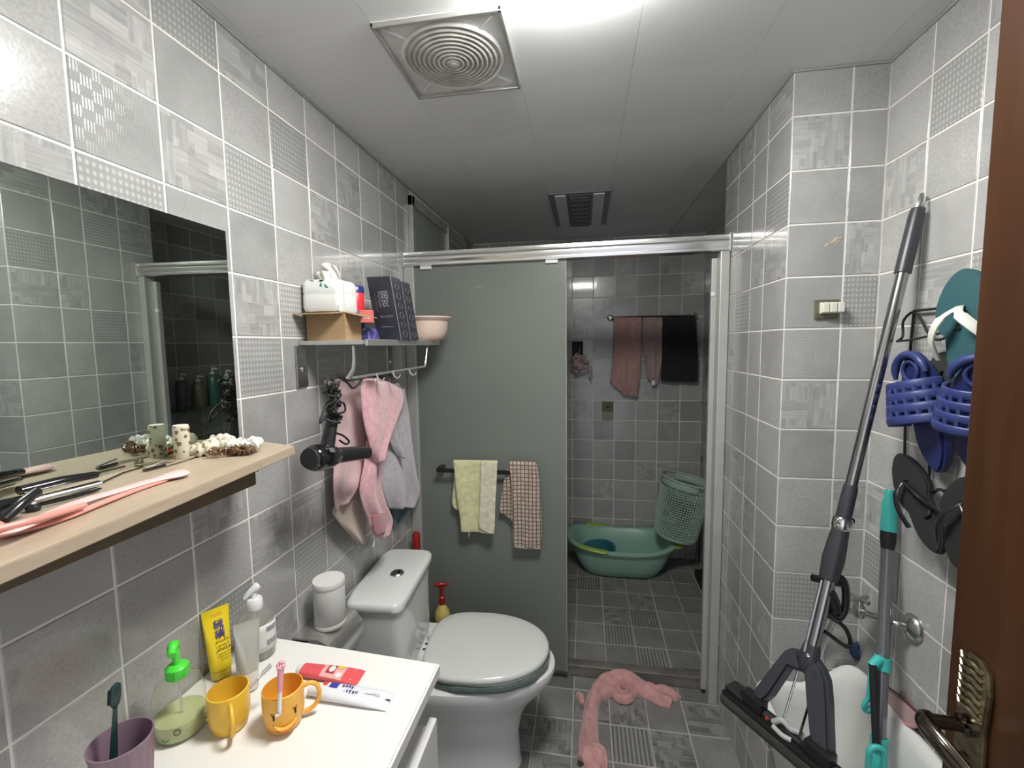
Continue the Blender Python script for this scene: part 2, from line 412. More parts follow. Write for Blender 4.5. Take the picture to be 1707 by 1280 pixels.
def wallobj(name, lo, hi, mt=None):
    o = put(name, MB().box(lo, hi), mt or M['grout'], org=(0, 0, 0)); o['kind'] = 'structure'; return o
# ================================================================== THE ROOM
def fr_left(y, z): return Matrix(((0, 0, 1, LX), (1, 0, 0, y), (0, 1, 0, z), (0, 0, 0, 1)))
def fr_right(x): return lambda y, z: Matrix(((0, 0, -1, x), (-1, 0, 0, y), (0, 1, 0, z), (0, 0, 0, 1)))
def fr_face(yy): return lambda x, z: Matrix(((1, 0, 0, x), (0, 0, -1, yy), (0, 1, 0, z), (0, 0, 0, 1)))
def fr_floor(x, y): return Matrix(((1, 0, 0, x), (0, 1, 0, y), (0, 0, 1, 0), (0, 0, 0, 1)))
G = 0.0016
wl = wallobj('wall_left', (LX-0.1, YF, -0.05), (LX-G, YB+0.1, ZC+0.05))
wr = wallobj('wall_right', (XR+G, YF, -0.05), (XR+0.1, YB+0.1, ZC+0.05))
wb = wallobj('wall_back', (LX, YB+G, -0.05), (XR, YB+0.1, ZC+0.05))
ws = wallobj('wall_shaft', (XS+G, YS+G, 0), (XR, 1.945, ZC))
fl = wallobj('floor', (LX-0.1, YF-1.2, -0.1), (XR+0.1, YB+0.1, -G), M['grout_floor'])
DEF = ['patch', 'speck', 'speck', 'maze', 'plain', 'weave', 'patch', 'cross', 'speck', 'plain']
wy = span(-0.008, YB, 0.612, 0.155); wz = span(0.0, ZC-0.004, 1.9802, 0.1451)
c0 = min(range(len(wy)), key=lambda i: abs(wy[i]-0.612)); r0 = min(range(len(wz)), key=lambda i: abs(wz[i]-(1.9802+0.1451)))
LK = {}
rows = ['PPWPSSSS', 'SPMSWSPS', 'SMPWGPGS', 'PWXMSSPG', 'SPSPWMSP', 'PMSWMPSM', 'MSPMMSWP', 'GSPSSPMS', 'SSSPPSWM', 'SSWSWSPM', 'WSSPSWPS', 'SSPMWSPG', 'GSSWPMSS']
nm = dict(P='patch', W='weave', S='speck', M='maze', G='plain', X='cross')
for r, rw in enumerate(rows):
    for c, ch in enumerate(rw): LK[(c0-1+c, r0-r)] = nm[ch]
WIN = (1.985, 2.985, 1.25, 2.2)
near = lambda p: (p-Vector((-.3, 1.2, 1.3))).length
tiles(wl, wy, wz, fr_left, WT, LK, DEF, skip=lambda a, b, c, d: a > WIN[0]-.02 and b < WIN[1]+.02 and c > WIN[2]-.02 and d < WIN[3]+.05, dist=near)
rz = span(0.0, ZC-0.004, 1.9773, 0.1419)
ry = [-0.01, 0.145, 0.300, 0.455, 0.610, 0.765, 0.92, 1.0732, 1.216, YS]
RK = {}
top = len(rz)-2
for k, s in {0: 'SS', 1: 'WS', 2: 'SP', 3: 'GS', 4: 'PG', 5: 'WM', 6: 'SM', 7: 'PS', 8: 'SP', 9: 'SW', 10: 'SP', 11: 'PS'}.items():
    RK[(7, top-k)] = nm[s[0]]; RK[(8, top-k)] = nm[s[1]]
tiles(wr, ry, rz, fr_right(XR), WT, RK, DEF, dist=near, rnd=5)
sy = [1.95, 2.095, 2.25, 2.405, 2.56, 2.715, 2.87, 3.025, YB]
tiles(wr, sy, rz, fr_right(XR), WT, None, DEF, dist=near, rnd=6)
FK = {}
for k, s in enumerate(['SS', 'PG', 'MM', 'XP', 'XW', 'RG', 'PX', 'MG', 'SP', 'SS', 'WS', 'SP', 'SS', 'PM', 'SS', 'GG']):
    if k <= top: FK[(0, top-k)] = {'R': 'rings'}.get(s[0]) or nm[s[0]]; FK[(1, top-k)] = nm[s[1]]
tiles(ws, [XS, 0.6931, XR], rz, fr_face(YS), WT, FK, DEF, rnd=8)
tiles(ws, [YS, 1.5255, 1.6368, 1.7873, 1.943], rz, fr_right(XS), WT, {(0, top-1): 'plain', (0, top-2): 'weave', (2, top-1): 'ribs'}, DEF, rnd=9)
bz = span(0.0, ZC-0.004, 1.9773-0.143*13, 0.143)
tiles(wb, span(LX, XR, -0.0918, 0.1464), bz, fr_face(YB), WT, None, DEF+['grid', 'ribs'], rnd=10)
# worn print on one shaft tile: a dull brown flower-like stain
fx = span(LX, XR, -0.0482, 0.1498); fy = [-0.115]+[1.53+0.1625*k for k in range(-10, 11)]+[YB]
FD = ['patch', 'ribs', 'speck', 'plain', 'grid', 'speck', 'patch', 'plain']
FKm = {}
ix = min(range(len(fx)), key=lambda i: abs(fx[i]+0.0482)); iy = min(range(len(fy)), key=lambda i: abs(fy[i]-1.53))
F_ROWS = {-2: 'PSSSG', -1: 'PGSRG', 0: 'PSRPS', 1: 'GPPGP', 3: 'GSSRS', 4: 'GSRGS', 5: 'SSPRG', 6: 'GGGPG', 7: 'PRPSG'}
for r, rw in F_ROWS.items():
    for c, ch in enumerate(rw): FKm[(ix-1+c, iy+r)] = {'R': 'ribs'}.get(ch) or nm[ch]
FKm[(ix-1, iy+2)] = 'grid'
tiles(fl, fx, fy, fr_floor, FT, FKm, FD, gap=0.0026, dist=near, rnd=12)

# ceiling of square clip-in panels
ce = put('ceiling', MB().box((LX-.1, YF, ZC+.004), (XR+.1, YB+.1, ZC+.08)), M['ceil_gap'], org=(0, 0, 0)); ce['kind'] = 'structure'
cx = [LX, -0.776, -0.476, -0.178, 0.12, 0.42, 0.72, XR]; cyy = [YF]+[0.695-0.3*k for k in (2, 1, 0)]+[0.995, 1.295]+[1.295+0.3*k for k in range(1, 7)]+[YB]
HOLES = [(-0.476, -0.178, 0.995, 1.295), (-0.178, 0.12, 2.195, 2.795)]
PM = {}
for i in range(len(cx)-1):
    for j in range(len(cyy)-1):
        a, b, c, d = cx[i], cx[i+1], cyy[j], cyy[j+1]
        if any(a >= h[0]-.01 and b <= h[1]+.01 and c >= h[2]-.01 and d <= h[3]+.01 for h in HOLES): continue
        k = (round(b-a, 3), round(d-c, 3))
        if k not in PM:
            o = put('ceiling_panel', MB().box((a+.0003, c+.0003, ZC), (b-.0003, d-.0003, ZC+.004), 0.0003), M['ceil'], org=((a+b)/2, (c+d)/2, ZC)); PM[k] = o.data
        else:
            o = bpy.data.objects.new('ceiling_panel', PM[k]); COL.objects.link(o)
        o.location = ((a+b)/2, (c+d)/2, ZC); o.parent = ce
def trim(name, lo, hi, mt=None, bev=0.002):
    o = put(name, MB().box(lo, hi, bev), mt or M['alu_old']); o['kind'] = 'structure'; return o
trim('trim_1', (LX, YF, ZC-.007), (LX+.004, YB, ZC-.0005)); trim('trim_2', (XR-.004, YF, ZC-.007), (XR, YS, ZC-.0005))
trim('trim_3', (XS-.004, YS-.004, ZC-.007), (XS, YB, ZC-.0005)); trim('trim_4', (XS, YS-.004, ZC-.007), (XR, YS, ZC-.0005))

# entrance wall behind the viewer with the doorway the door hangs in
wf = MB(); wf.box((LX-.1, YF-.12, 0), (-0.30, YF-.001, ZC)); wf.box((0.64, YF-.12, 0), (XR+.1, YF-.001, ZC)); wf.box((-0.30, YF-.12, 2.05), (0.64, YF-.001, ZC))
o = put('wall_front', wf, M['plaster'], org=(0, 0, 0)); o['kind'] = 'structure'

# frosted window high in the shower, left wall
wn = thing('window_1', 'frosted aluminium window high on the left wall', 'window', (LX, 2.485, 1.25)); del wn['label'], wn['category']; wn['kind'] = 'structure'
y0, y1, z0, z1 = WIN; fm = MB(); T = .028
fm.box((LX, y0, z1-.045), (LX+.022, y1, z1), .002); fm.box((LX, y0, z0), (LX+.022, y1, z0+.03), .002)
fm.box((LX, y0, z0), (LX+.022, y0+T, z1), .002); fm.box((LX, y1-T, z0), (LX+.022, y1, z1), .002); fm.box((LX, 2.515, z0), (LX+.026, 2.552, z1), .002)
put('window_frame', fm, M['alu_old'], wn)
put('pane', MB().box((LX+.002, y0+T, z0+.03), (LX+.008, 2.515, z1-.045)), M['fr_window'], wn)
put('pane', MB().box((LX+.002, 2.552, z0+.03), (LX+.006, y1-T, z1-.07)), M['fr_window'], wn)
put('sash', MB().box((LX+.004, 2.55, z1-.08), (LX+.016, y1-T, z1-.045), .002), M['alu_old'], wn)

# ------------------------------------------------------------------ ceiling lamp, fan, heater
lamp = thing('ceiling_lamp', 'square white led ceiling panel shining beside the round exhaust fan', 'lamp', (-0.029, 0.805, ZC))
put('frame', MB().box((-.178, .655, ZC-.006), (.12, .955, ZC-.0002), .002), M['white_pl'], lamp)
M['led'] = mat('led_diffuser', (0.9, 0.9, 0.88), 0.4, emit=LAMP_POWER)
put('diffuser', MB().ring_loft([superellipse(-.029, .805, .147, .147, 40, 14, ZC-.005), superellipse(-.029, .805, .147, .147, 40, 14, ZC-.034), superellipse(-.029, .805, .142, .142, 40, 12, ZC-.039), superellipse(-.029, .805, .12, .12, 40, 10, ZC-.040)]), M['led'], lamp)

fan = thing('exhaust_fan', 'square ceiling exhaust fan with a round grille of concentric rings', 'fan', (-0.327, 1.145, ZC))
M['fanw'] = mat('fan_plastic', (0.62, 0.62, 0.61), 0.42, var=0.08, vscale=30)
M['fan_dirt'] = mat('fan_dirty_plastic', (0.48, 0.46, 0.43), 0.5, var=0.25, vscale=14)
fc = (-0.327, 1.145); a = .149
fb = MB(); fb.box((fc[0]-a, fc[1]-a, ZC-.002), (fc[0]+a, fc[1]+a, ZC+.003)); put('face_plate', fb, M['fanw'], fan)
fb = MB()
for s in (-1, 1):
    fb.box((fc[0]-a, fc[1]+s*a-(.008 if s > 0 else 0), ZC-.012), (fc[0]+a, fc[1]+s*a+(0 if s > 0 else .008), ZC), .002)
    fb.box((fc[0]+s*a-(.008 if s > 0 else 0), fc[1]-a, ZC-.012), (fc[0]+s*a+(0 if s > 0 else .008), fc[1]+a, ZC), .002)
put('frame', fb, M['alu'], fan)
for k in range(4):
    t = PI/4+k*PI/2; c, s = math.cos(t), math.sin(t)
    put('corner_rib', MB().tube([(fc[0]+.122*c, fc[1]+.122*s, ZC-.003), (fc[0]+.178*c, fc[1]+.178*s, ZC-.003)], .0035, 6), M['fanw'], fan)
for k in range(10):
    r = .013+k*.0118 if k < 9 else .122
    q = [(fc[0]+r*math.cos(2*PI*j/48), fc[1]+r*math.sin(2*PI*j/48), ZC-.005-(.010*(1-(r/.122)**2))) for j in range(48)]
    put('grille_ring', MB().tube(q, .0042 if k < 9 else .005, 6, closed=True), M['fan_dirt'] if k < 9 else M['fanw'], fan)
put('hub', MB().lathe([(.012, 0), (.010, -.006), (.004, -.008)], Matrix.Translation((fc[0], fc[1], ZC-.013)), 16), M['fan_dirt'], fan)
put('dirty_disc', MB().lathe([(.12, 0), (.119, -.004), (.06, -.010), (.01, -.012)], Matrix.Translation((fc[0], fc[1], ZC-.001)), 40), M['fan_dirt'], fan)

ht = thing('bathroom_heater', 'long ceiling heater panel with a dark louvred centre above the shower', 'heater', (-0.029, 2.495, ZC))
hx0, hx1, hy0, hy1 = -.178, .12, 2.195, 2.795
M['heat_dk'] = mat('heater_dark', (0.06, 0.063, 0.07), 0.4)
M['heat_mid'] = mat('heater_grey', (0.16, 0.165, 0.175), 0.35)
put('housing', MB().box((hx0, hy0, ZC-.012), (hx1, hy1, ZC+.003), .003), M['heat_mid'], ht)
for s in (hx0+.03, hx1-.085): put('light_strip', MB().box((s, hy0+.02, ZC-.017), (s+.055, hy1-.02, ZC-.011), .002), M['ceil'], ht)
put('louvre_frame', MB().box((hx0+.098, hy0+.02, ZC-.018), (hx1-.098, hy1-.02, ZC-.010), .002), M['heat_dk'], ht)
for k in range(22):
    yy = hy0+.04+k*.0245
    put('louvre', MB().box((hx0+.103, yy, ZC-.024), (hx1-.103, yy+.012, ZC-.017), .001), M['heat_mid'] if k % 3 else M['heat_dk'], ht)

# ------------------------------------------------------------------ glass partition with rail
def yd(x): return 1.925-(x-LX)*0.036
PT = thing('shower_partition', 'aluminium framed sliding shower screen with frosted glass and chrome top rail', 'shower screen', (-.12, 1.925, 0))
def prof_bar(prof, xa, xb, n=2):
    """profile (dy, z) swept along x, following the slightly slanted partition line"""
    rings = []
    for k in range(n+1):
        x = xa+(xb-xa)*k/n; rings.append([Vector((x, yd(x)+p[0], p[1])) for p in prof])
    return MB().ring_loft(rings, smooth=True)
R0 = 1.867
rail = [(-.020, R0), (-.026, R0+.002), (-.027, R0+.011), (-.021, R0+.015), (-.024, R0+.024), (-.027, R0+.034), (-.024, R0+.043), (-.018, R0+.047), (-.022, R0+.051), (-.022, R0+.060), (-.012, R0+.062), (.026, R0+.062), (.028, R0+.056), (.028, R0)]
put('top_rail', prof_bar(rail, LX+.002, XS-.002, 4), mat('rail_aluminium', (0.78, 0.77, 0.75), 0.2, 0.95, var=0.1, vscale=5, aniso=(.6, 20, 20)), PT)
for x in (LX+.001, XS-.007): put('end_cap', MB().box((x, yd(x)-.030, R0-.004), (x+.006, yd(x)+.03, R0+.066), .001), M['alu_old'], PT)
M['jamb'] = mat('jamb_aluminium', (0.5, 0.5, 0.475), 0.4, 0.4, var=0.05, vscale=10)
put('wall_jamb', MB().box((LX+.001, yd(LX)-.02, .04), (LX+.048, yd(LX)+.025, R0), .003), M['jamb'], PT)
put('wall_jamb', MB().box((XS-.036, yd(XS)-.02, .0), (XS-.001, yd(XS)+.03, R0), .004), M['jamb'], PT)
put('inner_jamb', MB().box((XS-.056, yd(XS)+.022, .03), (XS-.036, yd(XS)+.045, R0-.02), .002), M['jamb'], PT)
put('bumper', MB().box((XS-.058, yd(XS)+.018, 1.70), (XS-.042, yd(XS)+.03, 1.715), .002), M['white_pl'], PT)
M['sill'] = mat('sill_old', (0.16, 0.15, 0.135), 0.45, 0.3, var=0.3, vscale=8)
sill = [(-.022, 0), (-.022, .012), (-.014, .024), (-.014, .045), (-.006, .05), (.028, .05), (.034, .0)]
so = MB()
rings = []
for k in range(5):
    x = LX+.002+(XS-.003-LX)*k/4; rings.append([Vector((x, 1.955+p[0], p[1])) for p in sill])
put('sill', so.ring_loft(rings), M['sill'], PT)
gl = MB(); gx0, gx1 = LX+.044, -0.082
def gpt(x, dy, z): return Vector((x, yd(x)+dy, z))
gl.add([gpt(gx0, -.004, .048), gpt(gx1, -.004, .048), gpt(gx1, -.004, R0+.002), gpt(gx0, -.004, R0+.002), gpt(gx0, .002, .048), gpt(gx1, .002, .048), gpt(gx1, .002, R0+.002), gpt(gx0, .002, R0+.002)],
       [[0, 1, 2, 3], [7, 6, 5, 4], [0, 4, 5, 1], [1, 5, 6, 2], [2, 6, 7, 3], [3, 7, 4, 0]], False)
put('frosted_pane', gl, M['fr_glass'], PT)
put('pane_edge', MB().box((gx1, yd(gx1)-.005, .048), (gx1+.004, yd(gx1)+.003, R0), .001), mat('glass_edge', (.30, .34, .29), .25), PT)
for x in (-.72, -.165): put('hanger', MB().box((x, yd(x)-.016, R0-.014), (x+.052, yd(x)-.004, R0+.004), .002), M['white_pl'], PT)
M['print'] = mat('white_print', (0.55, 0.56, 0.54), 0.6)
o = put('worn_print', strokes(Matrix(((1, 0, 0, -.47), (0, 0, -1, yd(-.45)-.0045), (0, 1, 0, 1.765), (0, 0, 0, 1))), 6, .009, .009, seed=3), M['print'], PT)
# towel bar on the pane
bar = MB(); bz_ = .965; 
for x in (-.640, -.225):
    bar.box((x-.012, yd(x)-.05, bz_-.012), (x+.012, yd(x)-.0045, bz_+.012), .002)
bar.box((-.655, yd(-.45)-.055, bz_-.009), (-.205, yd(-.45)-.047, bz_+.009), .002)
put('towel_bar', bar, M['black'], PT)
YT = yd(-.45)-.051

# ------------------------------------------------------------------ cloth builder
def cloth(name, rows, mt, parent=None, folds=4, amp=.008, nrm=(0, -1, 0), nu=28, nv=30, thick=.004, seed=0, wrap=0.0, ph=0.0, lump=0.3):
    """rows: list of (left point, right point) from top to bottom; pleats run down the cloth"""
    L = spline([r[0] for r in rows], 6); R = spline([r[1] for r in rows], 6); nrm = Vector(nrm); rd = random.Random(seed)
    p1, p2 = rd.uniform(0, 6), rd.uniform(0, 6)
    def ev(S, t):
        x = t*(len(S)-1); i = min(int(x), len(S)-2); return S[i].lerp(S[i+1], x-i)
    def fn(u, v):
        p = ev(L, v).lerp(ev(R, v), u)
        a = amp*(0.35+0.65*v)
        d = a*math.sin(2*PI*folds*u+p1+ph+1.3*math.sin(2.2*v+p2))+lump*a*math.sin(5.1*u+7*v+p2)+lump*.6*a*math.sin(13*v+4*u+p1)
        d += wrap*math.sin(PI*u)
        return p+nrm*d
    mb = MB().grid(fn, nu, nv)
    return put(name, mb, mt, parent, solid=thick)
def pxs(rows, ax, vals):
    out = []
    for i, (l, r) in enumerate(rows):
        v = vals[i] if isinstance(vals, (list, tuple)) else vals
        out.append((at(l[0], l[1], ax, v), at(r[0], r[1], ax, v)))
    return out
def fuzzy(name, col, v=.12, sc=40, sheen=.4, bump=.6, bs=450):
    return mat(name, col, .95, spec=.15, bump=bump, bscale=bs, var=v, vscale=sc, sheen=sheen)
M['yel_towel'] = fuzzy('yellow_towel', (.62, .62, .36), .16, 45)
yf = YT-.010
t = thing('yellow_towel', 'pale yellow towel folded over the bar on the frosted glass', 'towel', (-.49, YT, .67))
cloth('front_layer', pxs([((756, 769), (829, 770)), ((758, 790), (828, 800)), ((762, 830), (826, 840)), ((767, 862), (824, 870)), ((769, 886), (822, 889))], 'y', yf), M['yel_towel'], t, folds=1.4, amp=.006, seed=3)
cloth('side_fold', pxs([((801, 770), (829, 770)), ((801, 800), (828, 800)), ((800, 840), (826, 840)), ((798, 872), (825, 878)), ((800, 882), (823, 890))], 'y', yf-.012), mat('yellow_towel_pale', (.66, .62, .48), .95, bump=.6, bscale=450, var=.18, vscale=60), t, folds=.8, amp=.004, nu=12, seed=5)
cloth('back_layer', pxs([((757, 770), (828, 771)), ((757, 800), (826, 800)), ((754, 840), (825, 842)), ((764, 850), (824, 852))], 'y', YT+.012), M['yel_towel'], t, folds=1, amp=.003, seed=4, thick=.003)
cloth('top_fold', [(at(756, 769, 'y', yf), at(829, 770, 'y', yf)), (at(756, 767, 'y', YT), at(829, 768, 'y', YT)), (at(757, 770, 'y', YT+.012), at(829, 771, 'y', YT+.012))], M['yel_towel'], t, folds=1, amp=.0, nv=8)
put('hanging_loop', MB().tube([at(782, 888, 'y', yf), at(781, 896, 'y', yf), at(783, 888, 'y', yf)], .002, 6), M['yel_towel'], t)
def check_mat():
    mt, N, L, b = new_mat('brown_check_towel'); b.inputs['Roughness'].default_value = .95
    tc = N.new('ShaderNodeTexCoord'); mp = N.new('ShaderNodeMapping'); mp.inputs['Scale'].default_value = (1, 1, 1)
    n = N.new('ShaderNodeTexNoise'); n.inputs['Scale'].default_value = 14
    br = N.new('ShaderNodeTexBrick'); br.offset = 0; br.inputs['Scale'].default_value = 1; br.inputs['Brick Width'].default_value = .0165; br.inputs['Row Height'].default_value = .0175
    br.inputs['Mortar Size'].default_value = .0024; br.inputs['Mortar Smooth'].default_value = .2
    br.inputs['Color1'].default_value = (.50, .44, .37, 1); br.inputs['Color2'].default_value = (.40, .32, .28, 1); br.inputs['Mortar'].default_value = (.15, .095, .075, 1)
    sx = N.new('ShaderNodeSeparateXYZ'); cb = N.new('ShaderNodeCombineXYZ'); vm = N.new('ShaderNodeVectorMath'); vm.operation = 'SCALE'; vm.inputs['Scale'].default_value = .006
    va = N.new('ShaderNodeVectorMath'); L.new(tc.outputs['Object'], n.inputs[0]); L.new(n.outputs[1], vm.inputs[0]); L.new(tc.outputs['Object'], va.inputs[0]); L.new(vm.outputs[0], va.inputs[1])
    L.new(va.outputs[0], sx.inputs[0]); L.new(sx.outputs[0], cb.inputs[0]); L.new(sx.outputs[2], cb.inputs[1]); L.new(cb.outputs[0], br.inputs[0])
    L.new(br.outputs[0], b.inputs['Base Color']); return mt
M['chk'] = check_mat()
t = thing('checked_towel', 'brown and cream checked towel draped over the bar on the frosted glass', 'towel', (-.27, YT, .62))
cloth('front_layer', pxs([((848, 770), (895, 773)), ((852, 800), (899, 800)), ((855, 850), (902, 850)), ((855, 890), (903, 890)), ((856, 911), (901, 914))], 'y', yf), M['chk'], t, folds=1.3, amp=.005, seed=8)
cloth('back_layer', pxs([((848, 772), (893, 774)), ((838, 810), (870, 812)), ((834, 840), (860, 848)), ((832, 852), (857, 870))], 'y', YT+.010), M['chk'], t, folds=1.2, amp=.003, seed=9, nu=16)
cloth('top_fold', [(at(848, 770, 'y', yf), at(895, 773, 'y', yf)), (at(849, 767, 'y', YT), at(893, 771, 'y', YT)), (at(848, 772, 'y', YT+.010), at(893, 774, 'y', YT+.010))], M['chk'], t, folds=1, amp=0, nv=8)
put('hem', MB().tube([at(856, 911, 'y', yf), at(880, 914, 'y', yf), at(901, 914, 'y', yf)], .0035, 6), mat('towel_hem', (.4, .31, .24), .9), t)
# ================================================================== LEFT WALL: mirror, shelf and what lies on it
MX = LX+.008
t = thing('wall_mirror', 'frameless rectangular mirror standing on the beige wooden shelf', 'mirror', (MX, .45, ZSH))
put('backing', MB().box((LX+.001, .0, ZSH), (MX-.0005, .898, 1.777), .0005), M['mirror_edge'], t)
put('mirror_glass', MB().box((MX-.0005, .0, ZSH), (MX+.0015, .898, 1.777), .0006), M['mirror'], t)
t = thing('mirror_shelf', 'beige laminate shelf board under the mirror with a support board in shade-darkened brown', 'shelf', (-.7, .45, 1.2))
pf, p0 = at(491, 743, 'z', ZSH), at(0, 945, 'z', ZSH); d = (p0-pf)/(p0.y-pf.y)
fy0 = pf+d*(0.02-pf.y)
poly = [(LX+.0015, .02), (fy0.x, .02), (pf.x, pf.y), (LX+.0015, .905)]
put('board', MB().prism(poly, Matrix.Translation((0, 0, ZSH-.018)), .018, .0012), M['shelf'], t)
be = at(416, 807, 'x', -.700)
put('support_board', MB().box((-.700, .02, be.z), (-.684, be.y, ZSH-.018), .001), M['shelf_shaded'], t)
put('wall_bracket', MB().box((LX+.002, be.y-.03, be.z), (-.700, be.y-.012, ZSH-.018), .001), M['shelf_shaded'], t)
for y in (.62, .70, .82): put('screw', MB().lathe([(.004, 0), (.004, .002), (.001, .003)], axis_frame((-.684, y, 1.262), (-.68, y, 1.262)), 10), M['chrome'], t)

# pink comb-like hair clip with a long handle
pink = mat('pink_plastic', (.72, .30, .26), .3, var=.05)
pinkp = mat('pale_pink_plastic', (.76, .5, .48), .3)
def sz(px, py, h=0.0): return at(px, py, 'z', ZSH+h)
t = thing('pink_clip', 'long pink plastic hair clip with a round paddle end lying along the shelf front', 'hair clip', tuple(sz(160, 830)))
cl = [sz(311, 787, .006), sz(285, 793, .006), sz(240, 805, .007), sz(190, 820, .008), (sz(130, 838, .010)), sz(60, 868, .013), sz(10, 886, .014), sz(-30, 884, .014)]
pp = spline(cl, 6)
put('upper_arm', MB().tube(pp, [.010+.006*math.sin(min(1, i/12)*PI)*0+(.007 if i < 10 else 0)*math.sin(min(1, (i+1)/10)*PI) for i in range(len(pp))], 12, flat=(.32, 1.0)), pinkp, t)
cl = [sz(275, 800, .003), sz(225, 817, .003), sz(170, 838, .004), sz(110, 862, .004), sz(40, 884, .004), sz(-20, 896, .004)]
put('lower_arm', MB().tube(spline(cl, 6), .0062, 10, flat=(.5, 1.0)), pink, t)
cl = [sz(140, 842, .012), sz(60, 866, .018), sz(-10, 884, .02)]
put('rounded_ridge', MB().tube(spline(cl, 6), .0042, 10), pink, t)
put('hinge', MB().lathe([(.008, 0), (.008, .012), (.005, .015)], Matrix.Translation(sz(-8, 892)), 14), pink, t)

# curling iron: black and silver clamp, thin cord-like rod
t = thing('hair_straightener', 'black and silver hair straightening tongs lying open on the shelf', 'hair tongs', tuple(sz(90, 825)))
A, B = sz(166, 806, .010), sz(40, 838, .010)
M1 = axis_frame(A, B)
put('silver_plate', MB().tube([A, B], .0075, 12, flat=(.7, 1)), M['chrome'], t)
A2, B2 = A+V(-.006, 0, .013), B+V(-.006, 0, .016)
put('upper_jaw', MB().tube([A2+V(0, .004, 0), A2, (A2+B2)/2+V(0, 0, .002), B2], [.004, .008, .009, .009], 12, flat=(.7, 1)), M['black_gl'], t)
A3, B3 = sz(168, 814, .004), sz(85, 838, .004)
put('wire_clip', MB().tube(spline([A3, (A3+B3)/2+V(.006, 0, 0), B3, B3+V(-.012, -.01, 0), (A3+B3)/2+V(-.004, 0, 0), A3], 6), .0016, 6), M['black'], t)
put('knob', MB().lathe([(.0, 0), (.007, .001), (.008, .006), (.004, .010)], Matrix.Translation(sz(56, 852)), 14), M['black'], t)
C1 = sz(30, 842, .02)
put('handle_joint', MB().tube(spline([C1+V(.0, .02, .010), C1+V(.012, -.004, .004), C1+V(.016, -.024, -.008)], 6), .006, 10), M['black'], t)
put('handle', MB().tube([B+V(0, 0, .002), sz(8, 846, .016), sz(-60, 862, .016)], [.008, .011, .012], 12), M['black_gl'], t)

t = tag(put('thin_rod', MB().tube([sz(168, 805, .003), sz(205, 788, .002), sz(238, 778, .002)], .0014, 6), M['nickel']), 'thin dark metal pin lying between the tongs and the tweezers', 'hairpin')
# tweezers and nail scissors on the shelf
def tweezer(p, q, w_, mt, name, label, cat):
    p, q = Vector(p), Vector(q); d = (q-p); n = Vector((-d.y, d.x, 0)).normalized()
    t = thing(name, label, cat, tuple(p))
    for s in (-1, 1):
        put('arm', MB().tube(spline([p, p+d*.35+n*w_*s, p+d*.75+n*w_*.7*s, q+n*.0008*s], 5), [.0028]*8+[.0024]*4+[.0016]*4, 8, flat=(.5, 1)), mt, t)
    put('joint', MB().tube([p-d*.03, p+d*.05], .0034, 8, flat=(.6, 1)), mt, t)
    return t
tweezer(sz(292, 766, .004), sz(222, 776, .003), .004, M['gold'], 'tweezers', 'dull brass tweezers lying beside the flowered hair roller', 'tweezers')
tweezer(sz(333, 757, .004), sz(276, 776, .003), .003, mat('cream_metal', (.55, .48, .36), .25, .6), 'nail_file', 'slim cream metal cuticle clipper in front of the flowered hair roller', 'nail tool')
t = thing('nail_clipper', 'small black and steel nail clipper left of the flowered hair roller', 'nail clipper', tuple(sz(258, 780)))
a_, b_ = sz(275, 775, .003), sz(240, 784, .003)
put('lower_lever', MB().tube([a_, b_], .0045, 8, flat=(.5, 1)), M['nickel'], t)
put('upper_lever', MB().tube([a_+V(0, 0, .008), b_+V(0, 0, .004)], .0032, 8, flat=(.5, 1)), M['chrome_dull'], t)

def flower_mat(name, bg, spot, sc=60, th=.33):
    mt, N, L, b = new_mat(name); b.inputs['Roughness'].default_value = .55
    tc = N.new('ShaderNodeTexCoord'); v = N.new('ShaderNodeTexVoronoi'); v.inputs['Scale'].default_value = sc; v.inputs['Randomness'].default_value = 1
    n = N.new('ShaderNodeTexNoise'); n.inputs['Scale'].default_value = sc*1.6; s = N.new('ShaderNodeMath'); s.operation = 'SUBTRACT'
    L.new(tc.outputs['Object'], v.inputs[0]); L.new(tc.outputs['Object'], n.inputs[0]); a = N.new('ShaderNodeMath'); a.operation = 'MULTIPLY'; a.inputs[1].default_value = .35
    L.new(n.outputs[0], a.inputs[0]); L.new(v.outputs['Distance'], s.inputs[0]); L.new(a.outputs[0], s.inputs[1])
    r = N.new('ShaderNodeValToRGB'); r.color_ramp.elements[0].position = th-.22; r.color_ramp.elements[0].color = (*spot, 1); r.color_ramp.elements[1].position = th-.10; r.color_ramp.elements[1].color = (*bg, 1)
    L.new(s.outputs[0], r.inputs[0]); L.new(r.outputs[0], b.inputs['Base Color']); return mt
M['floral'] = flower_mat('floral_cloth', (.62, .57, .44), (.18, .11, .06), 95, .36)
t = thing('hair_roller', 'upright cream hair roller with brown flowers in front of the mirror', 'hair roller', tuple(sz(304, 768)))
pc = sz(305, 763)
put('tube_body', MB().lathe([(.0128, 0), (.0135, .002), (.0132, .03), (.0135, .060), (.0125, .0625)], Matrix.Translation(pc), 24), M['floral'], t)
put('end_disc', MB().lathe([(.0122, .0622), (.0122, .0636), (.004, .0632)], Matrix.Translation(pc), 24), mat('cream_end', (.75, .71, .62), .6), t)
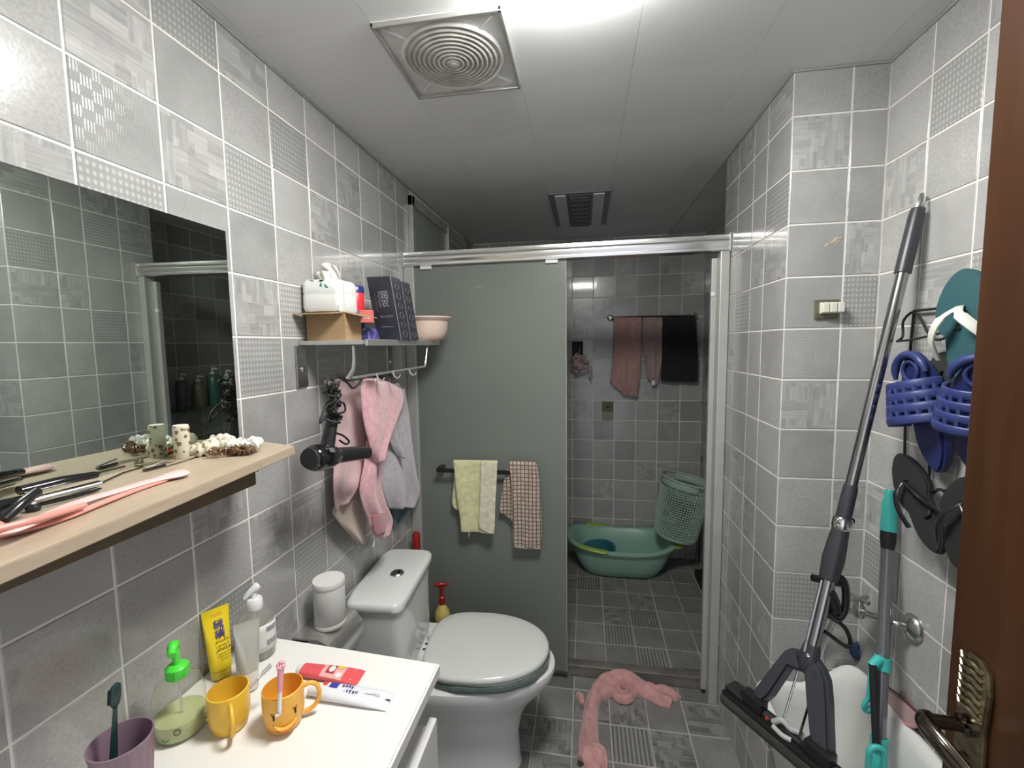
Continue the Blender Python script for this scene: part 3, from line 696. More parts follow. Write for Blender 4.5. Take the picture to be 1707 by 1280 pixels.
# red handle and the pile of hair ties
red = mat('red_plastic', (.75, .04, .025), .35)
t = thing('red_scissors', 'small scissors with red plastic handles beside the hair roller', 'scissors', tuple(sz(335, 755)))
for k in (0, 1):
    c = sz(331+k*9, 754-k*3, .006+.002*k)
    put('handle_loop', MB().tube([c+V(.016*math.cos(a), .010*math.sin(a), 0) for a in [2*PI*i/16 for i in range(16)]], .0034, 8, closed=True), red, t)
put('blade', MB().tube([sz(345, 750, .004), sz(362, 748, .004)], [.004, .0015], 8, flat=(.4, 1)), M['chrome'], t)
def scrunchie(c, R, r, mt, label, name='hair_scrunchie', tilt=(0, 0, 0), seed=0, group=None):
    rd = random.Random(seed); c = Vector(c); E3 = Euler(tilt).to_matrix(); rings = []
    n, m_ = 40, 14
    for i in range(n):
        a = 2*PI*i/n; rr = r*(1+.22*math.sin(9*a+rd.uniform(-.4, .4))+.1*rd.uniform(-1, 1))
        rings.append([c+E3 @ V((R+rr*math.cos(b))*math.cos(a), (R+rr*math.cos(b))*math.sin(a), rr*math.sin(b)*(1+.15*math.sin(3*b+2*a))) for b in [2*PI*k/m_ for k in range(m_)]])
    rings.append(rings[0]); o = put(name, MB().ring_loft(rings, False, False), mt); return tag(o, label, 'hair tie', group)
cream = flower_mat('cream_print_cloth', (.66, .62, .52), (.5, .2, .14), 130, .3)
cream2 = flower_mat('white_print_cloth', (.7, .69, .63), (.35, .4, .3), 160, .28)
scrunchie(sz(340, 748, .012), .014, .0105, M['floral'], 'cream scrunchie with green and brown flowers next to the red scissors', seed=1)
scrunchie(sz(368, 738, .014), .015, .0115, cream, 'white scrunchie with small red flowers in the middle of the hair tie pile', tilt=(.25, .1, 0), seed=2)
scrunchie(sz(398, 742, .012), .013, .010, cream2, 'white scrunchie with pale green print behind the coiled brown tie', tilt=(-.1, .2, 0), seed=3)
scrunchie(sz(418, 742, .014), .012, .011, mat('white_lace', (.7, .69, .66), .9, bump=1, bscale=250), 'white lace scrunchie at the right end of the hair tie pile', tilt=(.2, -.3, 0), seed=4)
coil = mat('brown_coil_plastic', (.16, .08, .035), .2, coat=.5)
def coil_tie(c, R, r, turns, label, tilt, seed=0):
    c = Vector(c); E3 = Euler(tilt).to_matrix(); q = []
    n = turns*10
    for i in range(n):
        a = 2*PI*i/n; b = 2*PI*turns*i/n
        q.append(c+E3 @ V((R+r*math.cos(b))*math.cos(a)*1.5, (R+r*math.cos(b))*math.sin(a)*.75, r*math.sin(b)))
    return tag(put('coil_tie', MB().tube(q, .0013, 6, closed=True), coil), label, 'hair tie')
coil_tie(sz(374, 752, .010), .012, .006, 16, 'brown see-through coiled hair tie lying in front of the white scrunchies', (0, .1, .9))
coil_tie(sz(404, 749, .012), .009, .006, 14, 'dark brown coiled hair tie bunched near the shelf end', (.9, .1, .5))
tag(put('bobble_tie', MB().tube(spline([sz(385, 754, .003), sz(400, 756, .003), sz(416, 752, .003), sz(410, 748, .003)], 6), .0015, 6), M['gold']), 'thin brass coloured elastic loop in front of the coiled ties', 'hair tie')

# ================================================================== RACK with storage
t = thing('towel_rack', 'aluminium wall rack with a flat shelf above and a towel rod with hooks below', 'rack', (-.7, 1.45, 1.40))
ZR = 1.536
RX = -.603
def lip(p): return p
put('shelf_plate', MB().prism([(LX+.002, 1.145), (RX-.06, 1.150), (RX-.01, 1.158), (RX, 1.18), (RX, 1.74), (RX-.012, 1.762), (LX+.002, 1.80)], Matrix.Translation((0, 0, ZR-.012)), .012, .002), M['alu'], t)
put('front_lip', MB().box((RX-.004, 1.165, ZR-.016), (RX+.004, 1.79, ZR+.003), .002), M['alu'], t)
for y in (1.125, 1.70): put('wall_plate', MB().box((LX+.001, y, 1.405), (LX+.007, y+.048, ZR-.012), .003), M['chrome_dull'], t)
for y in (1.125, 1.70): put('screw', MB().lathe([(.009, 0), (.008, .004), (.002, .006)], axis_frame((LX+.007, y+.026, 1.455), (LX+.02, y+.026, 1.455)), 12), M['chrome'], t)
rl, rr_ = at(543, 637, 'x', -.675), at(708, 611, 'x', -.612)
ru = at(712, 577, 'x', -.612)
put('towel_rod', MB().tube([rl, rr_], .0045, 10), M['alu'], t)
put('rod_arm', MB().tube(spline([rr_, rr_+V(0.003, 0.004, .02), ru], 5), .004, 8), M['alu'], t)
arm = spline([at(589, 577, 'x', -.64), at(590, 595, 'x', -.635), at(589, 615, 'x', -.635), at(580, 633, 'x', -.645)], 6)
put('curved_bracket', MB().tube(arm, [.006+.006*(i/len(arm))**2 for i in range(len(arm))], 10, flat=(.5, 1)), M['alu'], t)
for px_, py_ in ((546, 636), (592, 629), (628, 623), (655, 619), (682, 615)):
    p = at(px_, py_, 'x', -.668+(px_-546)*.0004)
    q = spline([p, p+V(.004, 0, -.014), p+V(.016, 0, -.022), p+V(.026, 0, -.012)], 5)
    put('hook', MB().tube(q, .003, 8), M['alu'], t)

card = mat('cardboard', (.32, .21, .11), .8, var=.1, vscale=25, aniso=(1, 1, 9))
t = thing('cardboard_box', 'small open brown cardboard box under the tissue pack on the rack', 'box', (-.74, 1.21, ZR))
bx0, bx1, by0, by1, bz1 = LX+.012, -.668, 1.170, 1.262, ZR+.078
cb = MB(); cb.box((bx0, by0, ZR), (bx1, by0+.003, bz1)); cb.box((bx0, by1-.003, ZR), (bx1, by1, bz1)); cb.box((bx0, by0+.003, ZR), (bx0+.003, by1-.003, bz1)); cb.box((bx1-.003, by0+.003, ZR), (bx1, by1-.003, bz1)); cb.box((bx0+.003, by0+.003, ZR), (bx1-.003, by1-.003, ZR+.003))
put('body', cb, card, t)
def flap(p, q, off): 
    p, q, off = Vector(p), Vector(q), Vector(off); th = V(0, 0, .002)
    return MB().add([p, q, q+off, p+off, p+th, q+th, q+off+th, p+off+th], [[0, 1, 2, 3], [7, 6, 5, 4], [0, 4, 5, 1], [1, 5, 6, 2], [2, 6, 7, 3], [3, 7, 4, 0]], False)
put('flap', flap((bx0, by0, bz1), (bx1, by0, bz1), (-.012, -.045, -.006)), card, t)
put('flap', flap((bx1, by0, bz1), (bx1, by1, bz1), (.05, .006, -.012)), card, t)
put('flap', flap((bx0, by1, bz1), (bx1, by1, bz1), (0.0, .04, .002)), card, t)

t = thing('tissue_pack', 'white soft pack of tissues with a green leaf print and a pulled-up sheet', 'tissues', (-.735, 1.2, bz1+.004))
tw = mat('white_film', (.72, .735, .71), .35, bump=.2, bscale=40)
pz = bz1+.004
tx0, tx1, ty0, ty1, tz1 = -.792, -.672, 1.158, 1.262, pz+.088
rg = []
for z, k in ((pz, .93), (pz+.01, 1.0), (pz+.044, .985), (pz+.048, .965), (pz+.052, .985), (pz+.08, .97), (tz1, .86)):
    rg.append([v+V(0, 0, .002*math.sin(7*v.x*60)) for v in superellipse((tx0+tx1)/2, (ty0+ty1)/2, (tx1-tx0)/2*k, (ty1-ty0)/2*k, 40, 9, z)])
put('pack', MB().ring_loft(rg), tw, t)
tc_ = V((tx0+tx1)/2, (ty0+ty1)/2, tz1)
tis = mat('tissue_paper', (.8, .79, .75), .9)
put('tissue_sheet', MB().grid(lambda u, v: tc_+V((u-.5)*(.028+.028*v)+.012*math.sin(4*v), .006*math.sin(9*u+3*v)+(.01*v), -.004+.062*v*(1-.35*abs(u-.4))), 14, 10), tis, t, solid=.0015)
put('tissue_sheet', MB().grid(lambda u, v: tc_+V((u-.5)*(.02+.02*v)-.012*v-.006, -.006+.006*math.sin(8*u), -.004+.034*v), 10, 8), mat('tissue_cream', (.72, .7, .6), .9), t, solid=.0015)
leaf = mat('leaf_print', (.08, .24, .2), .5)
yl = ty0+.001
lf = MB()
for (cx_, cz_, an, l_) in ((-.737, tz1-.006, .5, .030), (-.72, tz1-.012, -.9, .026), (-.748, tz1-.004, 2.7, .026), (-.728, tz1-.006, -1.7, .024), (-.735, tz1-.002, 0.1, .02)):
    q = [V(cx_+l_*(s*math.cos(an)-wd*math.sin(an)), 0, cz_+l_*(s*math.sin(an)+wd*math.cos(an))) for s, wd in ((0, 0), (.35, .16), (.7, .13), (1, 0), (.7, -.13), (.35, -.16))]
    lf.add([V(p.x, yl+.0005-.004*0, min(p.z, tz1-.001)) for p in q], [list(range(6))], False)
put('leaf_print', lf, leaf, t, solid=.0006)
put('printed_lettering', strokes(frame((-.71, ty0+.0015, pz+.010), (1, 0, 0), (0, 0, 1)), 7, .004, .004, seed=11), M['dgrey'], t)
put('printed_lettering', strokes(frame((tx1+.0005, 1.175, pz+.078), (0, 1, 0), (0, 0, 1)) @ Matrix.Rotation(-PI/2, 4, 'Z'), 9, .006, .006, seed=12), mat('faint_print', (.4, .42, .4), .6), t)

navy = mat('navy_plastic', (.02, .03, .16), .3)
t = thing('blue_cap_bottle', 'red bottle with a dark blue cap between the tissue pack and the black boxes', 'bottle', (-.715, 1.335, ZR))
bc = Matrix.Translation((-.722, 1.335, ZR))
put('body', MB().lathe([(.024, 0), (.026, .004), (.026, .118), (.022, .124)], bc, 28), navy, t)
put('red_label', MB().lathe([(.0265, .095), (.0268, .096), (.0268, .150), (.0262, .151)], bc, 28), mat('red_label', (.7, .03, .04), .35), t)
put('neck', MB().lathe([(.0255, .118), (.0255, .156)], bc, 28), mat('red_bottle', (.6, .03, .04), .3), t)
put('cap', MB().lathe([(.0275, .151), (.0275, .17), (.025, .173), (.0, .173)], bc, 28), navy, t)
t = thing('pink_carton', 'small coral pink carton with white lettering on top of a purple packet', 'box', (-.66, 1.29, ZR+.04))
pk = frame(at(599, 538, 'y', 1.29), (1, 0.15, 0), (0, 0, 1)); pw = .040
put('carton', MB().box((0, 0, -.02), (pw, .0385, 0), .0015, pk), mat('coral_card', (.75, .17, .16), .4), t)
lettering('white_lettering', '甘草霜', .0095, pk @ Matrix.Translation((.02, .015, .0006)), M['white_pl'], t)
put('label_rim', MB().tube([pk @ V(*p, .0006) for p in ((.002, .002), (pw-.002, .002), (pw-.002, .0365), (.002, .0365))], .0005, 4, closed=True), mat('pink_edge', (.8, .4, .38), .4), t)
t = thing('purple_packet', 'crinkled blue and purple plastic packet under the pink carton', 'packet', (-.655, 1.29, ZR))
pa = at(600, 566, 'y', 1.285)
put('packet', MB().ring_loft([[p+V(.003*math.sin(2.3*k+40*s), .003*math.cos(3.1*k), .005*math.sin(2.7*k)*(s < .99)*(z > ZR)) for k, p in enumerate(superellipse(pa.x+.024, 1.297, .026*s, .022*s, 22, 4, z))] for s, z in ((.9, ZR), (1.0, ZR+.008), (.98, ZR+.02), (.8, ZR+.032), (.5, ZR+.036))]), mat('purple_film', (.09, .08, .26), .12, coat=1, var=.5, vscale=60), t)

dk = mat('black_carton', (.022, .024, .034), .35, var=.25, vscale=18)
dks = mat('black_carton_side', (.016, .016, .019), .35)
sil = mat('silver_print', (.36, .36, .40), .35, .3)
def dark_box(name, label, p_bl, p_br, p_tr, depth, words):
    """front face from three measured corners, depth away from the viewer"""
    t = thing(name, label, 'box', tuple(p_bl))
    ex = (p_br-p_bl); ez = (p_tr-p_br); n = ez.cross(ex).normalized(); 
    if n.y < 0: n = -n
    Mf = Matrix((ex.normalized(), ez.normalized(), -n)).transposed().to_4x4(); Mf.translation = p_bl
    W_, H_ = ex.length, ez.length
    put('carton', MB().box((0, 0, -depth), (W_, H_, 0), .0015, Mf), dk, t)
    put('silver_edge', MB().box((W_-.0004, 0, -.0015), (W_+.0006, H_, .0004), 0, Mf), sil, t)
    # side ornaments: a column of outlined ovals
    for k in range(6):
        cz = H_*(.1+.15*k); q = []
        for i in range(14):
            a = 2*PI*i/14; q.append(Mf @ V(W_+.0008, cz+.010*math.sin(a)*(1-.25*(k % 2)), -depth*.5+depth*.2*math.cos(a)))
        put('side_ornament', MB().tube(q, .0006, 4, closed=True), sil, t)
    if words:
        lettering('silver_lettering', '润', .030, Mf @ Matrix.Translation((W_*.60, H_*.70, .0004)), sil, t)
        lettering('silver_lettering', '农', .027, Mf @ Matrix.Translation((W_*.60, H_*.575, .0004)), sil, t)
        put('worn_lettering', strokes(Mf @ Matrix.Translation((W_*.34, H_*.72, .0006)), 5, .007, .009, True, seed=5), sil, t)
        put('worn_lettering', strokes(Mf @ Matrix.Translation((W_*.18, H_*.70, .0006)), 5, .007, .011, True, seed=6), mat('grey_print', (.12, .12, .15), .5), t)
        put('worn_lettering', strokes(Mf @ Matrix.Translation((W_*.30, H_*.36, .0006)), 6, .0062, .008, seed=7), sil, t)
        put('line_print', MB().box((W_*.25, H_*.215, 0), (W_*.78, H_*.222, .0005), 0, Mf), sil, t)
    return t
yb1 = 1.375
b_l, b_r, t_r = at(630, 567, 'y', yb1), at(669, 566, 'y', yb1), at(650, 460, 'y', yb1-.005)
b_l.z = b_r.z = ZR
dark_box('black_carton_box', 'black carton with large silver characters on its front, leaning on the rack', b_l, b_r, t_r, .078, True)
off = V(-.006, .084, 0)
dark_box('black_carton_box', 'second black carton, behind the one with large characters, beside the beige bowl', b_l+off+V(.012, 0, 0), b_r+off+V(.005, 0, 0), t_r+off+V(.007, 0, -.004), .074, False)

t = thing('plastic_bowl', 'pale beige plastic bowl at the far end of the rack', 'bowl', (-.628, 1.735, ZR))
bw = mat('beige_plastic', (.66, .51, .43), .35)
bc = Matrix.Translation((-.628, 1.728, ZR))
prof = [(.0, .0), (.045, .0), (.060, .006), (.072, .020), (.080, .045), (.084, .078), (.094, .086), (.099, .092), (.097, .096), (.088, .094), (.081, .084), (.077, .046), (.068, .022), (.055, .009), (.0, .005)]
put('basin', MB().lathe(prof, bc, 40, False, False), bw, t)

# ================================================================== hanging towels and hair dryer
def towelx(name, label, parts, mt, **k):
    t = thing(name, label, 'towel', tuple(parts[0][1][0][0]))
    for nm_, rows, mm, kw in parts: cloth(nm_, rows, mm or mt, t, nrm=(1, -.35, 0), **kw)
    return t
pinkA = fuzzy('pale_pink_cloth', (.60, .41, .42), .06, 25)
pinkB = fuzzy('pink_plush', (.66, .38, .41), .14, 60, bump=1.0, bs=260)
beig = fuzzy('beige_cloth', (.50, .40, .33), .08, 25)
lav = fuzzy('lavender_plush', (.50, .46, .50), .12, 60, bump=1.0, bs=260)
teal = fuzzy('dark_teal_cloth', (.03, .10, .14), .1, 40)
towelx('hooded_towel', 'pale pink and beige bath cloth hanging behind the hair dryer', [
    ('pink_panel', pxs([((570, 632), (603, 631)), ((562, 660), (608, 655)), ((559, 700), (613, 690)), ((557, 750), (620, 740)), ((555, 790), (621, 772)), ((556, 830), (605, 800)), ((557, 850), (580, 825))], 'x', [-.715, -.728, -.735, -.738, -.738, -.74, -.745]), pinkA, dict(folds=2.1, amp=.009, seed=21, wrap=.014)),
    ('beige_lining', pxs([((590, 800), (606, 795)), ((556, 845), (603, 830)), ((560, 865), (605, 860)), ((580, 888), (608, 890)), ((596, 904), (607, 906))], 'x', [-.755, -.755, -.755, -.757, -.76]), beig, dict(folds=1.3, amp=.006, seed=22, wrap=.010))], pinkA)
towelx('pink_towel', 'bright pink plush towel with a hood bulge, hanging in the middle of the rod', [
    ('hood', pxs([((604, 632), (624, 630)), ((602, 650), (656, 641)), ((604, 680), (672, 656)), ((608, 710), (668, 682)), ((613, 732), (655, 712)), ((617, 752), (643, 737)), ((625, 770), (632, 766))], 'x', [-.662, -.67, -.672, -.672, -.672, -.675, -.68]), pinkB, dict(folds=1.6, amp=.008, seed=23, wrap=.024)),
    ('long_tail', pxs([((612, 735), (640, 728)), ((608, 770), (636, 765)), ((600, 815), (634, 810)), ((606, 840), (640, 838)), ((616, 865), (650, 860)), ((620, 885), (652, 872)), ((630, 897), (645, 891))], 'x', [-.692, -.695, -.70, -.70, -.702, -.705, -.705]), pinkB, dict(folds=1.6, amp=.009, seed=24, wrap=.012)),
    ('hem_loop', pxs([((620, 858), (640, 855)), ((622, 880), (642, 872)), ((628, 892), (642, 886))], 'x', -.685), fuzzy('rose_lining', (.42, .15, .18)), dict(folds=.5, amp=.003, seed=25, wrap=.006, nv=10))], pinkB)
put('care_thread', MB().tube(spline([at(622, 893, 'x', -.70), at(624, 902, 'x', -.70), at(621, 912, 'x', -.70)], 5), .0015, 6), M['white_pl'], bpy.data.objects['pink_towel'])
towelx('lavender_towel', 'lavender grey plush towel hanging nearest the glass screen', [
    ('main_panel', pxs([((654, 640), (662, 638)), ((650, 665), (677, 660)), ((644, 700), (684, 700)), ((637, 750), (690, 745)), ((637, 790), (698, 790)), ((641, 822), (703, 820)), ((652, 848), (690, 845))], 'x', [-.735, -.74, -.745, -.745, -.745, -.745, -.75]), lav, dict(folds=1.9, amp=.010, seed=26, wrap=.012)),
    ('edge_roll', pxs([((652, 648), (673, 648)), ((652, 668), (674, 672)), ((645, 705), (657, 712)), ((650, 735), (670, 748)), ((662, 758), (672, 765))], 'x', [-.712, -.714, -.716, -.716, -.72]), lav, dict(folds=.9, amp=.005, seed=27, wrap=.010, nu=14))], lav)
towelx('teal_cloth', 'dark teal cloth peeping out below the lavender towel', [
    ('panel', pxs([((648, 720), (684, 720)), ((650, 800), (684, 800)), ((652, 845), (682, 842)), ((654, 866), (672, 862)), ((656, 873), (664, 871))], 'x', -.782), teal, dict(folds=1, amp=.004, seed=28))], teal)
towelx('charcoal_cloth', 'charcoal cloth bunched at the top of the rod behind the pink towel', [
    ('panel', pxs([((622, 624), (652, 622)), ((630, 634), (656, 632)), ((640, 645), (652, 643))], 'x', -.715), fuzzy('charcoal_cloth', (.06, .06, .07)), dict(folds=1.5, amp=.006, seed=29, nv=12))], teal)

t = thing('hair_dryer', 'black hair dryer hanging upside down by its wound cord', 'hair dryer', tuple(at(545, 760, 'x', -.65)))
dx = -.650
hb, hn, hr = at(545, 762, 'x', dx), at(612, 754, 'x', dx+.01), at(516, 764, 'x', dx-.01)
Md = axis_frame(hr, hn); Ld = (hn-hr).length
put('barrel', MB().lathe([(.0, .0), (.020, .0), (.029, .006), (.0335, .020), (.034, .05), (.030, .08), (.024, .10)], Md, 30, sx=1.0, sy=1.0), M['black_gl'], t)
put('nozzle', MB().lathe([(.0235, .095), (.0215, .115), (.0195, Ld-.03), (.019, Ld), (.016, Ld), (.017, Ld-.05)], Md, 26, True, True, sx=1.0, sy=.9), M['black'], t)
put('rear_grille', MB().lathe([(.026, .0), (.024, -.004), (.0, -.004)], Md, 24), M['rubber'], t)
put('silver_label', MB().box((-.006, -.038, .03), (.006, -.0365, .05), 0, Md @ Matrix.Rotation(2.6, 4, 'Z')), M['chrome'], t)
h0, h1 = hb+V(0, 0, .02), at(556, 690, 'x', dx)
put('handle', MB().tube(spline([h0, (h0+h1)/2, h1], 5), [.019, .019, .018, .018, .017, .017, .016, .016, .015, .014, .012], 14, flat=(1, .8)), M['black'], t)
rd = random.Random(4); q = []
hc = at(556, 672, 'x', dx+.01)
for i in range(130):
    a = i*.62; q.append(hc+V(.014*math.sin(a*1.7), (.016+.006*math.sin(i*.31))*math.cos(a), -.045+.085*(i/130)+.012*math.sin(a*.9)))
put('wound_cord', MB().tube(q, .0032, 7), M['rubber'], t)
def cordloop(pts, xx=dx+.015): put('cord_loop', MB().tube(spline([at(a, b, 'x', xx) for a, b in pts], 6), .0028, 7), M['rubber'], t)
cordloop([(552, 650), (545, 640), (548, 632), (556, 635), (558, 629), (570, 628), (580, 634), (602, 632), (596, 642), (588, 647), (578, 637), (566, 630)])
cordloop([(545, 690), (534, 705), (536, 692), (542, 680), (550, 672)])
cordloop([(562, 690), (575, 685), (573, 672), (562, 670)])
cordloop([(560, 722), (572, 726), (582, 736), (576, 740), (566, 734)])
cordloop([(556, 660), (562, 655), (560, 645), (554, 640), (552, 655)])

# ================================================================== WASHSTAND
t = thing('vanity', 'white bathroom vanity cabinet with a thick white top', 'vanity', (-.56, .45, 0))
cR = at(733, 1105, 'z', ZCT)
put('worktop', MB().prism([(LX+.002, .0), (cR.x-.013, .0), (cR.x, cR.y), (LX+.002, cR.y+.032)], Matrix.Translation((0, 0, ZCT-.03)), .03, .004), M['counter'], t)
put('carcass', MB().box((LX+.004, .03, .10), (-.375, .855, ZCT-.03), .002), M['cabinet'], t)
put('plinth', MB().box((LX+.02, .05, 0), (-.42, .84, .10), .002), M['cabinet'], t)
for y0_, y1_ in ((.032, .438), (.446, .858)):
    dr = put('door', MB().box((-.333, y0_, .13), (-.316, y1_, .715), .003), M['cabinet'], t)
    put('handle', MB().tube([(-.316, y0_+.05, .62), (-.30, y0_+.05, .62), (-.30, y0_+.05, .50), (-.316, y0_+.05, .50)], .004, 8), M['chrome'], dr)
put('hinge_rail', MB().box((-.375, .04, .12), (-.333, .85, .70), .002), M['cabinet'], t)

def cz(px, py, h=0): return at(px, py, 'z', ZCT+h)
# mauve beaker with brush
t = thing('mauve_cup', 'mauve ribbed plastic cup holding a dark toothbrush', 'cup', (-.698, .513, ZCT))
mv = mat('mauve_plastic', (.25, .165, .215), .45)
cM = Matrix.Translation((-.695, .520, ZCT))
def wavy(prof, Mx, n=56, k=16, am=.05):
    rg = []
    for r, z, wv in prof: rg.append([Mx @ V(r*(1+am*wv*math.cos(k*2*PI*i/n))*math.cos(2*PI*i/n), r*(1+am*wv*math.cos(k*2*PI*i/n))*math.sin(2*PI*i/n), z) for i in range(n)])
    return MB().ring_loft(rg, False, False)
put('cup_body', wavy([(.0, .0, 0), (.030, .0, 0), (.032, .004, .5), (.037, .08, 1), (.0385, .092, 0), (.040, .095, 0), (.0405, .100, 0), (.038, .1005, 0), (.036, .09, 0), (.030, .006, 0), (.0, .004, 0)], cM), mv, t)
t = thing('dark_toothbrush', 'dark green toothbrush standing in the mauve cup', 'toothbrush', tuple(cz(205, 1230)))
dg_ = mat('dark_green_plastic', (.012, .045, .04), .35)
b0, b1 = V(-.706, .508, ZCT+.006), at(193, 1150, 'x', -.70)
dv = (b1-b0)
put('shaft', MB().tube([b0, b0+dv*.4, b0+dv*.80, b1], [.006, .006, .0032, .003], 10, flat=(.7, 1)), dg_, t)
put('brush_head', MB().tube([b0+dv*.84, b0+dv*.88, b0+dv*.95, b1+dv*.04, b1+dv*.06], [.003, .007, .008, .007, .003], 10, flat=(.6, 1)), dg_, t)
put('bristles', MB().tube([b0+dv*.88+V(-.006, .0, 0), b1+V(-.006, 0, 0)], .0065, 10, flat=(.6, 1)), mat('dark_bristle', (.02, .05, .05), .9, bump=1, bscale=900), t)

# green pump bottle with pale yellow liquid
t = thing('soap_bottle', 'clear bottle with pale yellow liquid and a bright green pump', 'bottle', (-.718, .645, ZCT))
bM = Matrix.Translation((-.722, .642, ZCT))
clear = thin_clear('clear_plastic', (.93, .94, .9), .06, .05)
gpl = mat('bright_green_plastic', (.08, .72, .06), .3)
put('bottle_shell', MB().lathe([(.0, .0015), (.036, .001), (.040, .006), (.0405, .03), (.040, .07), (.034, .092), (.018, .106), (.014, .112)], bM, 36, False, False), clear, t)
put('liquid', MB().lathe([(.0, .003), (.0345, .003), (.0385, .008), (.039, .034), (.0, .034)], bM, 36, False, False), mat('yellow_liquid', (.66, .70, .36), .2, trans=.2), t)
put('collar', MB().lathe([(.0165, .103), (.018, .106), (.018, .122), (.012, .127), (.0, .127)], bM, 24), gpl, t)
for k in range(14):
    a = 2*PI*k/14
    if k % 2 == 0: put('collar_rib', MB().tube([bM @ V(.018*math.cos(a), .018*math.sin(a), .106), bM @ V(.018*math.cos(a), .018*math.sin(a), .121)], .001, 5), gpl, t)
p_ = bM @ V(0, 0, .127)
put('pump_head', MB().tube(spline([p_, p_+V(0, 0, .02), p_+V(-.002, .002, .032), p_+V(.004, -.006, .040), p_+V(.010, -.014, .040), p_+V(.018, -.024, .034)], 5), [.006]*5+[.006]*5+[.008]*6+[.0085]*5+[.007]*5, 12), gpl, t)
put('dip_tube', MB().tube([p_, bM @ V(.005, 0, .01)], .002, 6), thin_clear('tube_clear', (.85, .88, .85), .1, .3), t)
put('face_print', MB().tube([bM @ V(.0408*math.cos(a), .0408*math.sin(a), .026+.005*math.sin(b)) for a, b in [(-.9+.12*math.cos(k*.6), k*.6) for k in range(11)]], .0008, 4), M['dgrey'], t)
put('face_print', MB().tube([bM @ V(.0408*math.cos(-1.5+.05*k), .0408*math.sin(-1.5+.05*k), .016-.004*math.sin(PI*k/6)) for k in range(7)], .0010, 4), mat('green_print', (.06, .2, .1), .5), t)

def squeeze_tube(t, base, up, side, Ht, wtop, rb, mt, cap_h=.0, capmt=None, capr=None, crimp=.010):
    """standing or lying tube: round at base, flat at the crimped end"""
    Mx = axis_frame(base, Vector(base)+Vector(up), side)
    rg = []
    for k in range(13):
        s = k/12; z = cap_h+(Ht-cap_h)*s; a = rb+(wtop-rb)*s**.8; b = max(.0012, rb*(1-s)**.75)
        rg.append([Mx @ p for p in superellipse(0, 0, a, b, 28, 2.2, z)])
    rg.append([Mx @ p for p in superellipse(0, 0, wtop, .0009, 28, 2.2, Ht+crimp)])
    b_ = put('tube_body', MB().ring_loft(rg), mt, t)
    if capmt: put('cap', MB().lathe([(capr*.96, 0), (capr, .002), (capr*.98, cap_h-.001), (capr*.9, cap_h)], Mx, 28), capmt, t)
    return Mx
t = thing('yellow_tube', 'bright yellow squeeze tube with dark blue characters leaning on the wall', 'squeeze tube', (-.765, .775, ZCT))
yel = mat('yellow_tube_plastic', (.83, .62, .02), .3, var=.04)
yb_ = V(-.755, .768, ZCT)
yt_ = at(358, 1012, 'x', LX+.012)
upv = (yt_-yb_); sd = V(0.35, 1, -.05)
Mx = squeeze_tube(t, yb_, upv, sd, upv.length-.012, .0275, .019, yel, .016, mat('yellow_cap', (.78, .55, .02), .35), .0185)
def on_tube(u, v, s=1):   # lettering frame on the front side, u across, v along
    return None
Hy = upv.length
def front_frame(Mx, z, u, sgn, rb=.019, wt_=.0275, H0=.18):
    s = (z-.016)/(H0-.016); b = max(.0012, rb*(1-min(.999, s))**.75)
    n = Mx.to_3x3() @ V(0, sgn, 0); xx = Mx.to_3x3() @ V(-sgn, 0, 0)*-1; yy = Mx.to_3x3() @ V(0, 0, 1)
    o = Mx @ V(u, sgn*(b+.0012), z); slope = rb/(H0)
    r = Matrix((xx, yy, xx.cross(yy))).transposed().to_4x4(); r.translation = o; return r
nrm_ = Mx.to_3x3() @ V(0, 1, 0); sg = 1 if nrm_.dot(V(0, 0, CZ)-yb_) > 0 else -1
blue_ink = mat('blue_ink', (.05, .05, .26), .5); ink = mat('brown_ink', (.16, .08, .04), .6)
def readable(Mf):   # x must run to the viewer's right
    x = Mf.to_3x3() @ V(1, 0, 0)
    if x.dot(CR) < 0:
        f = Mf.copy(); f.col[0] = -f.col[0]; f.col[2] = -f.col[2]; return f
    return Mf
def lift(Mf, d):
    n = (Mf.to_3x3() @ V(0, 0, 1)); n = n if n.dot(V(0, 0, CZ)-Mf.translation) > 0 else -n
    r = Mf.copy(); r.translation = Mf.translation+n*d; return r
for z, c in ((Hy*.745, '硫'), (Hy*.61, '磺')):
    F_ = readable(front_frame(Mx, z, 0, sg, H0=Hy-.012)); lettering('blue_characters', c, .021, lift(F_, .0012), blue_ink, t, .0006)
for k, (z, nn, ww) in enumerate(((Hy*.50, 5, .0045), (Hy*.44, 6, .0035), (Hy*.385, 5, .0048), (Hy*.33, 7, .0032), (Hy*.29, 8, .0028), (Hy*.25, 6, .003))):
    F_ = readable(front_frame(Mx, z, 0, sg, H0=Hy-.012)); F_ = lift(F_, .0012) @ Matrix.Translation((-nn*ww*.6+.002, 0, 0)); put('small_print', strokes(F_, nn, ww, ww*1.1, seed=30+k, th=.2), ink, t)
F_ = lift(readable(front_frame(Mx, Hy*.87, 0, sg, H0=Hy-.012)), .001); put('small_print', strokes(F_ @ Matrix.Translation((-.012, 0, 0)), 4, .005, .007, seed=41), mat('orange_ink', (.75, .35, .05), .5), t)

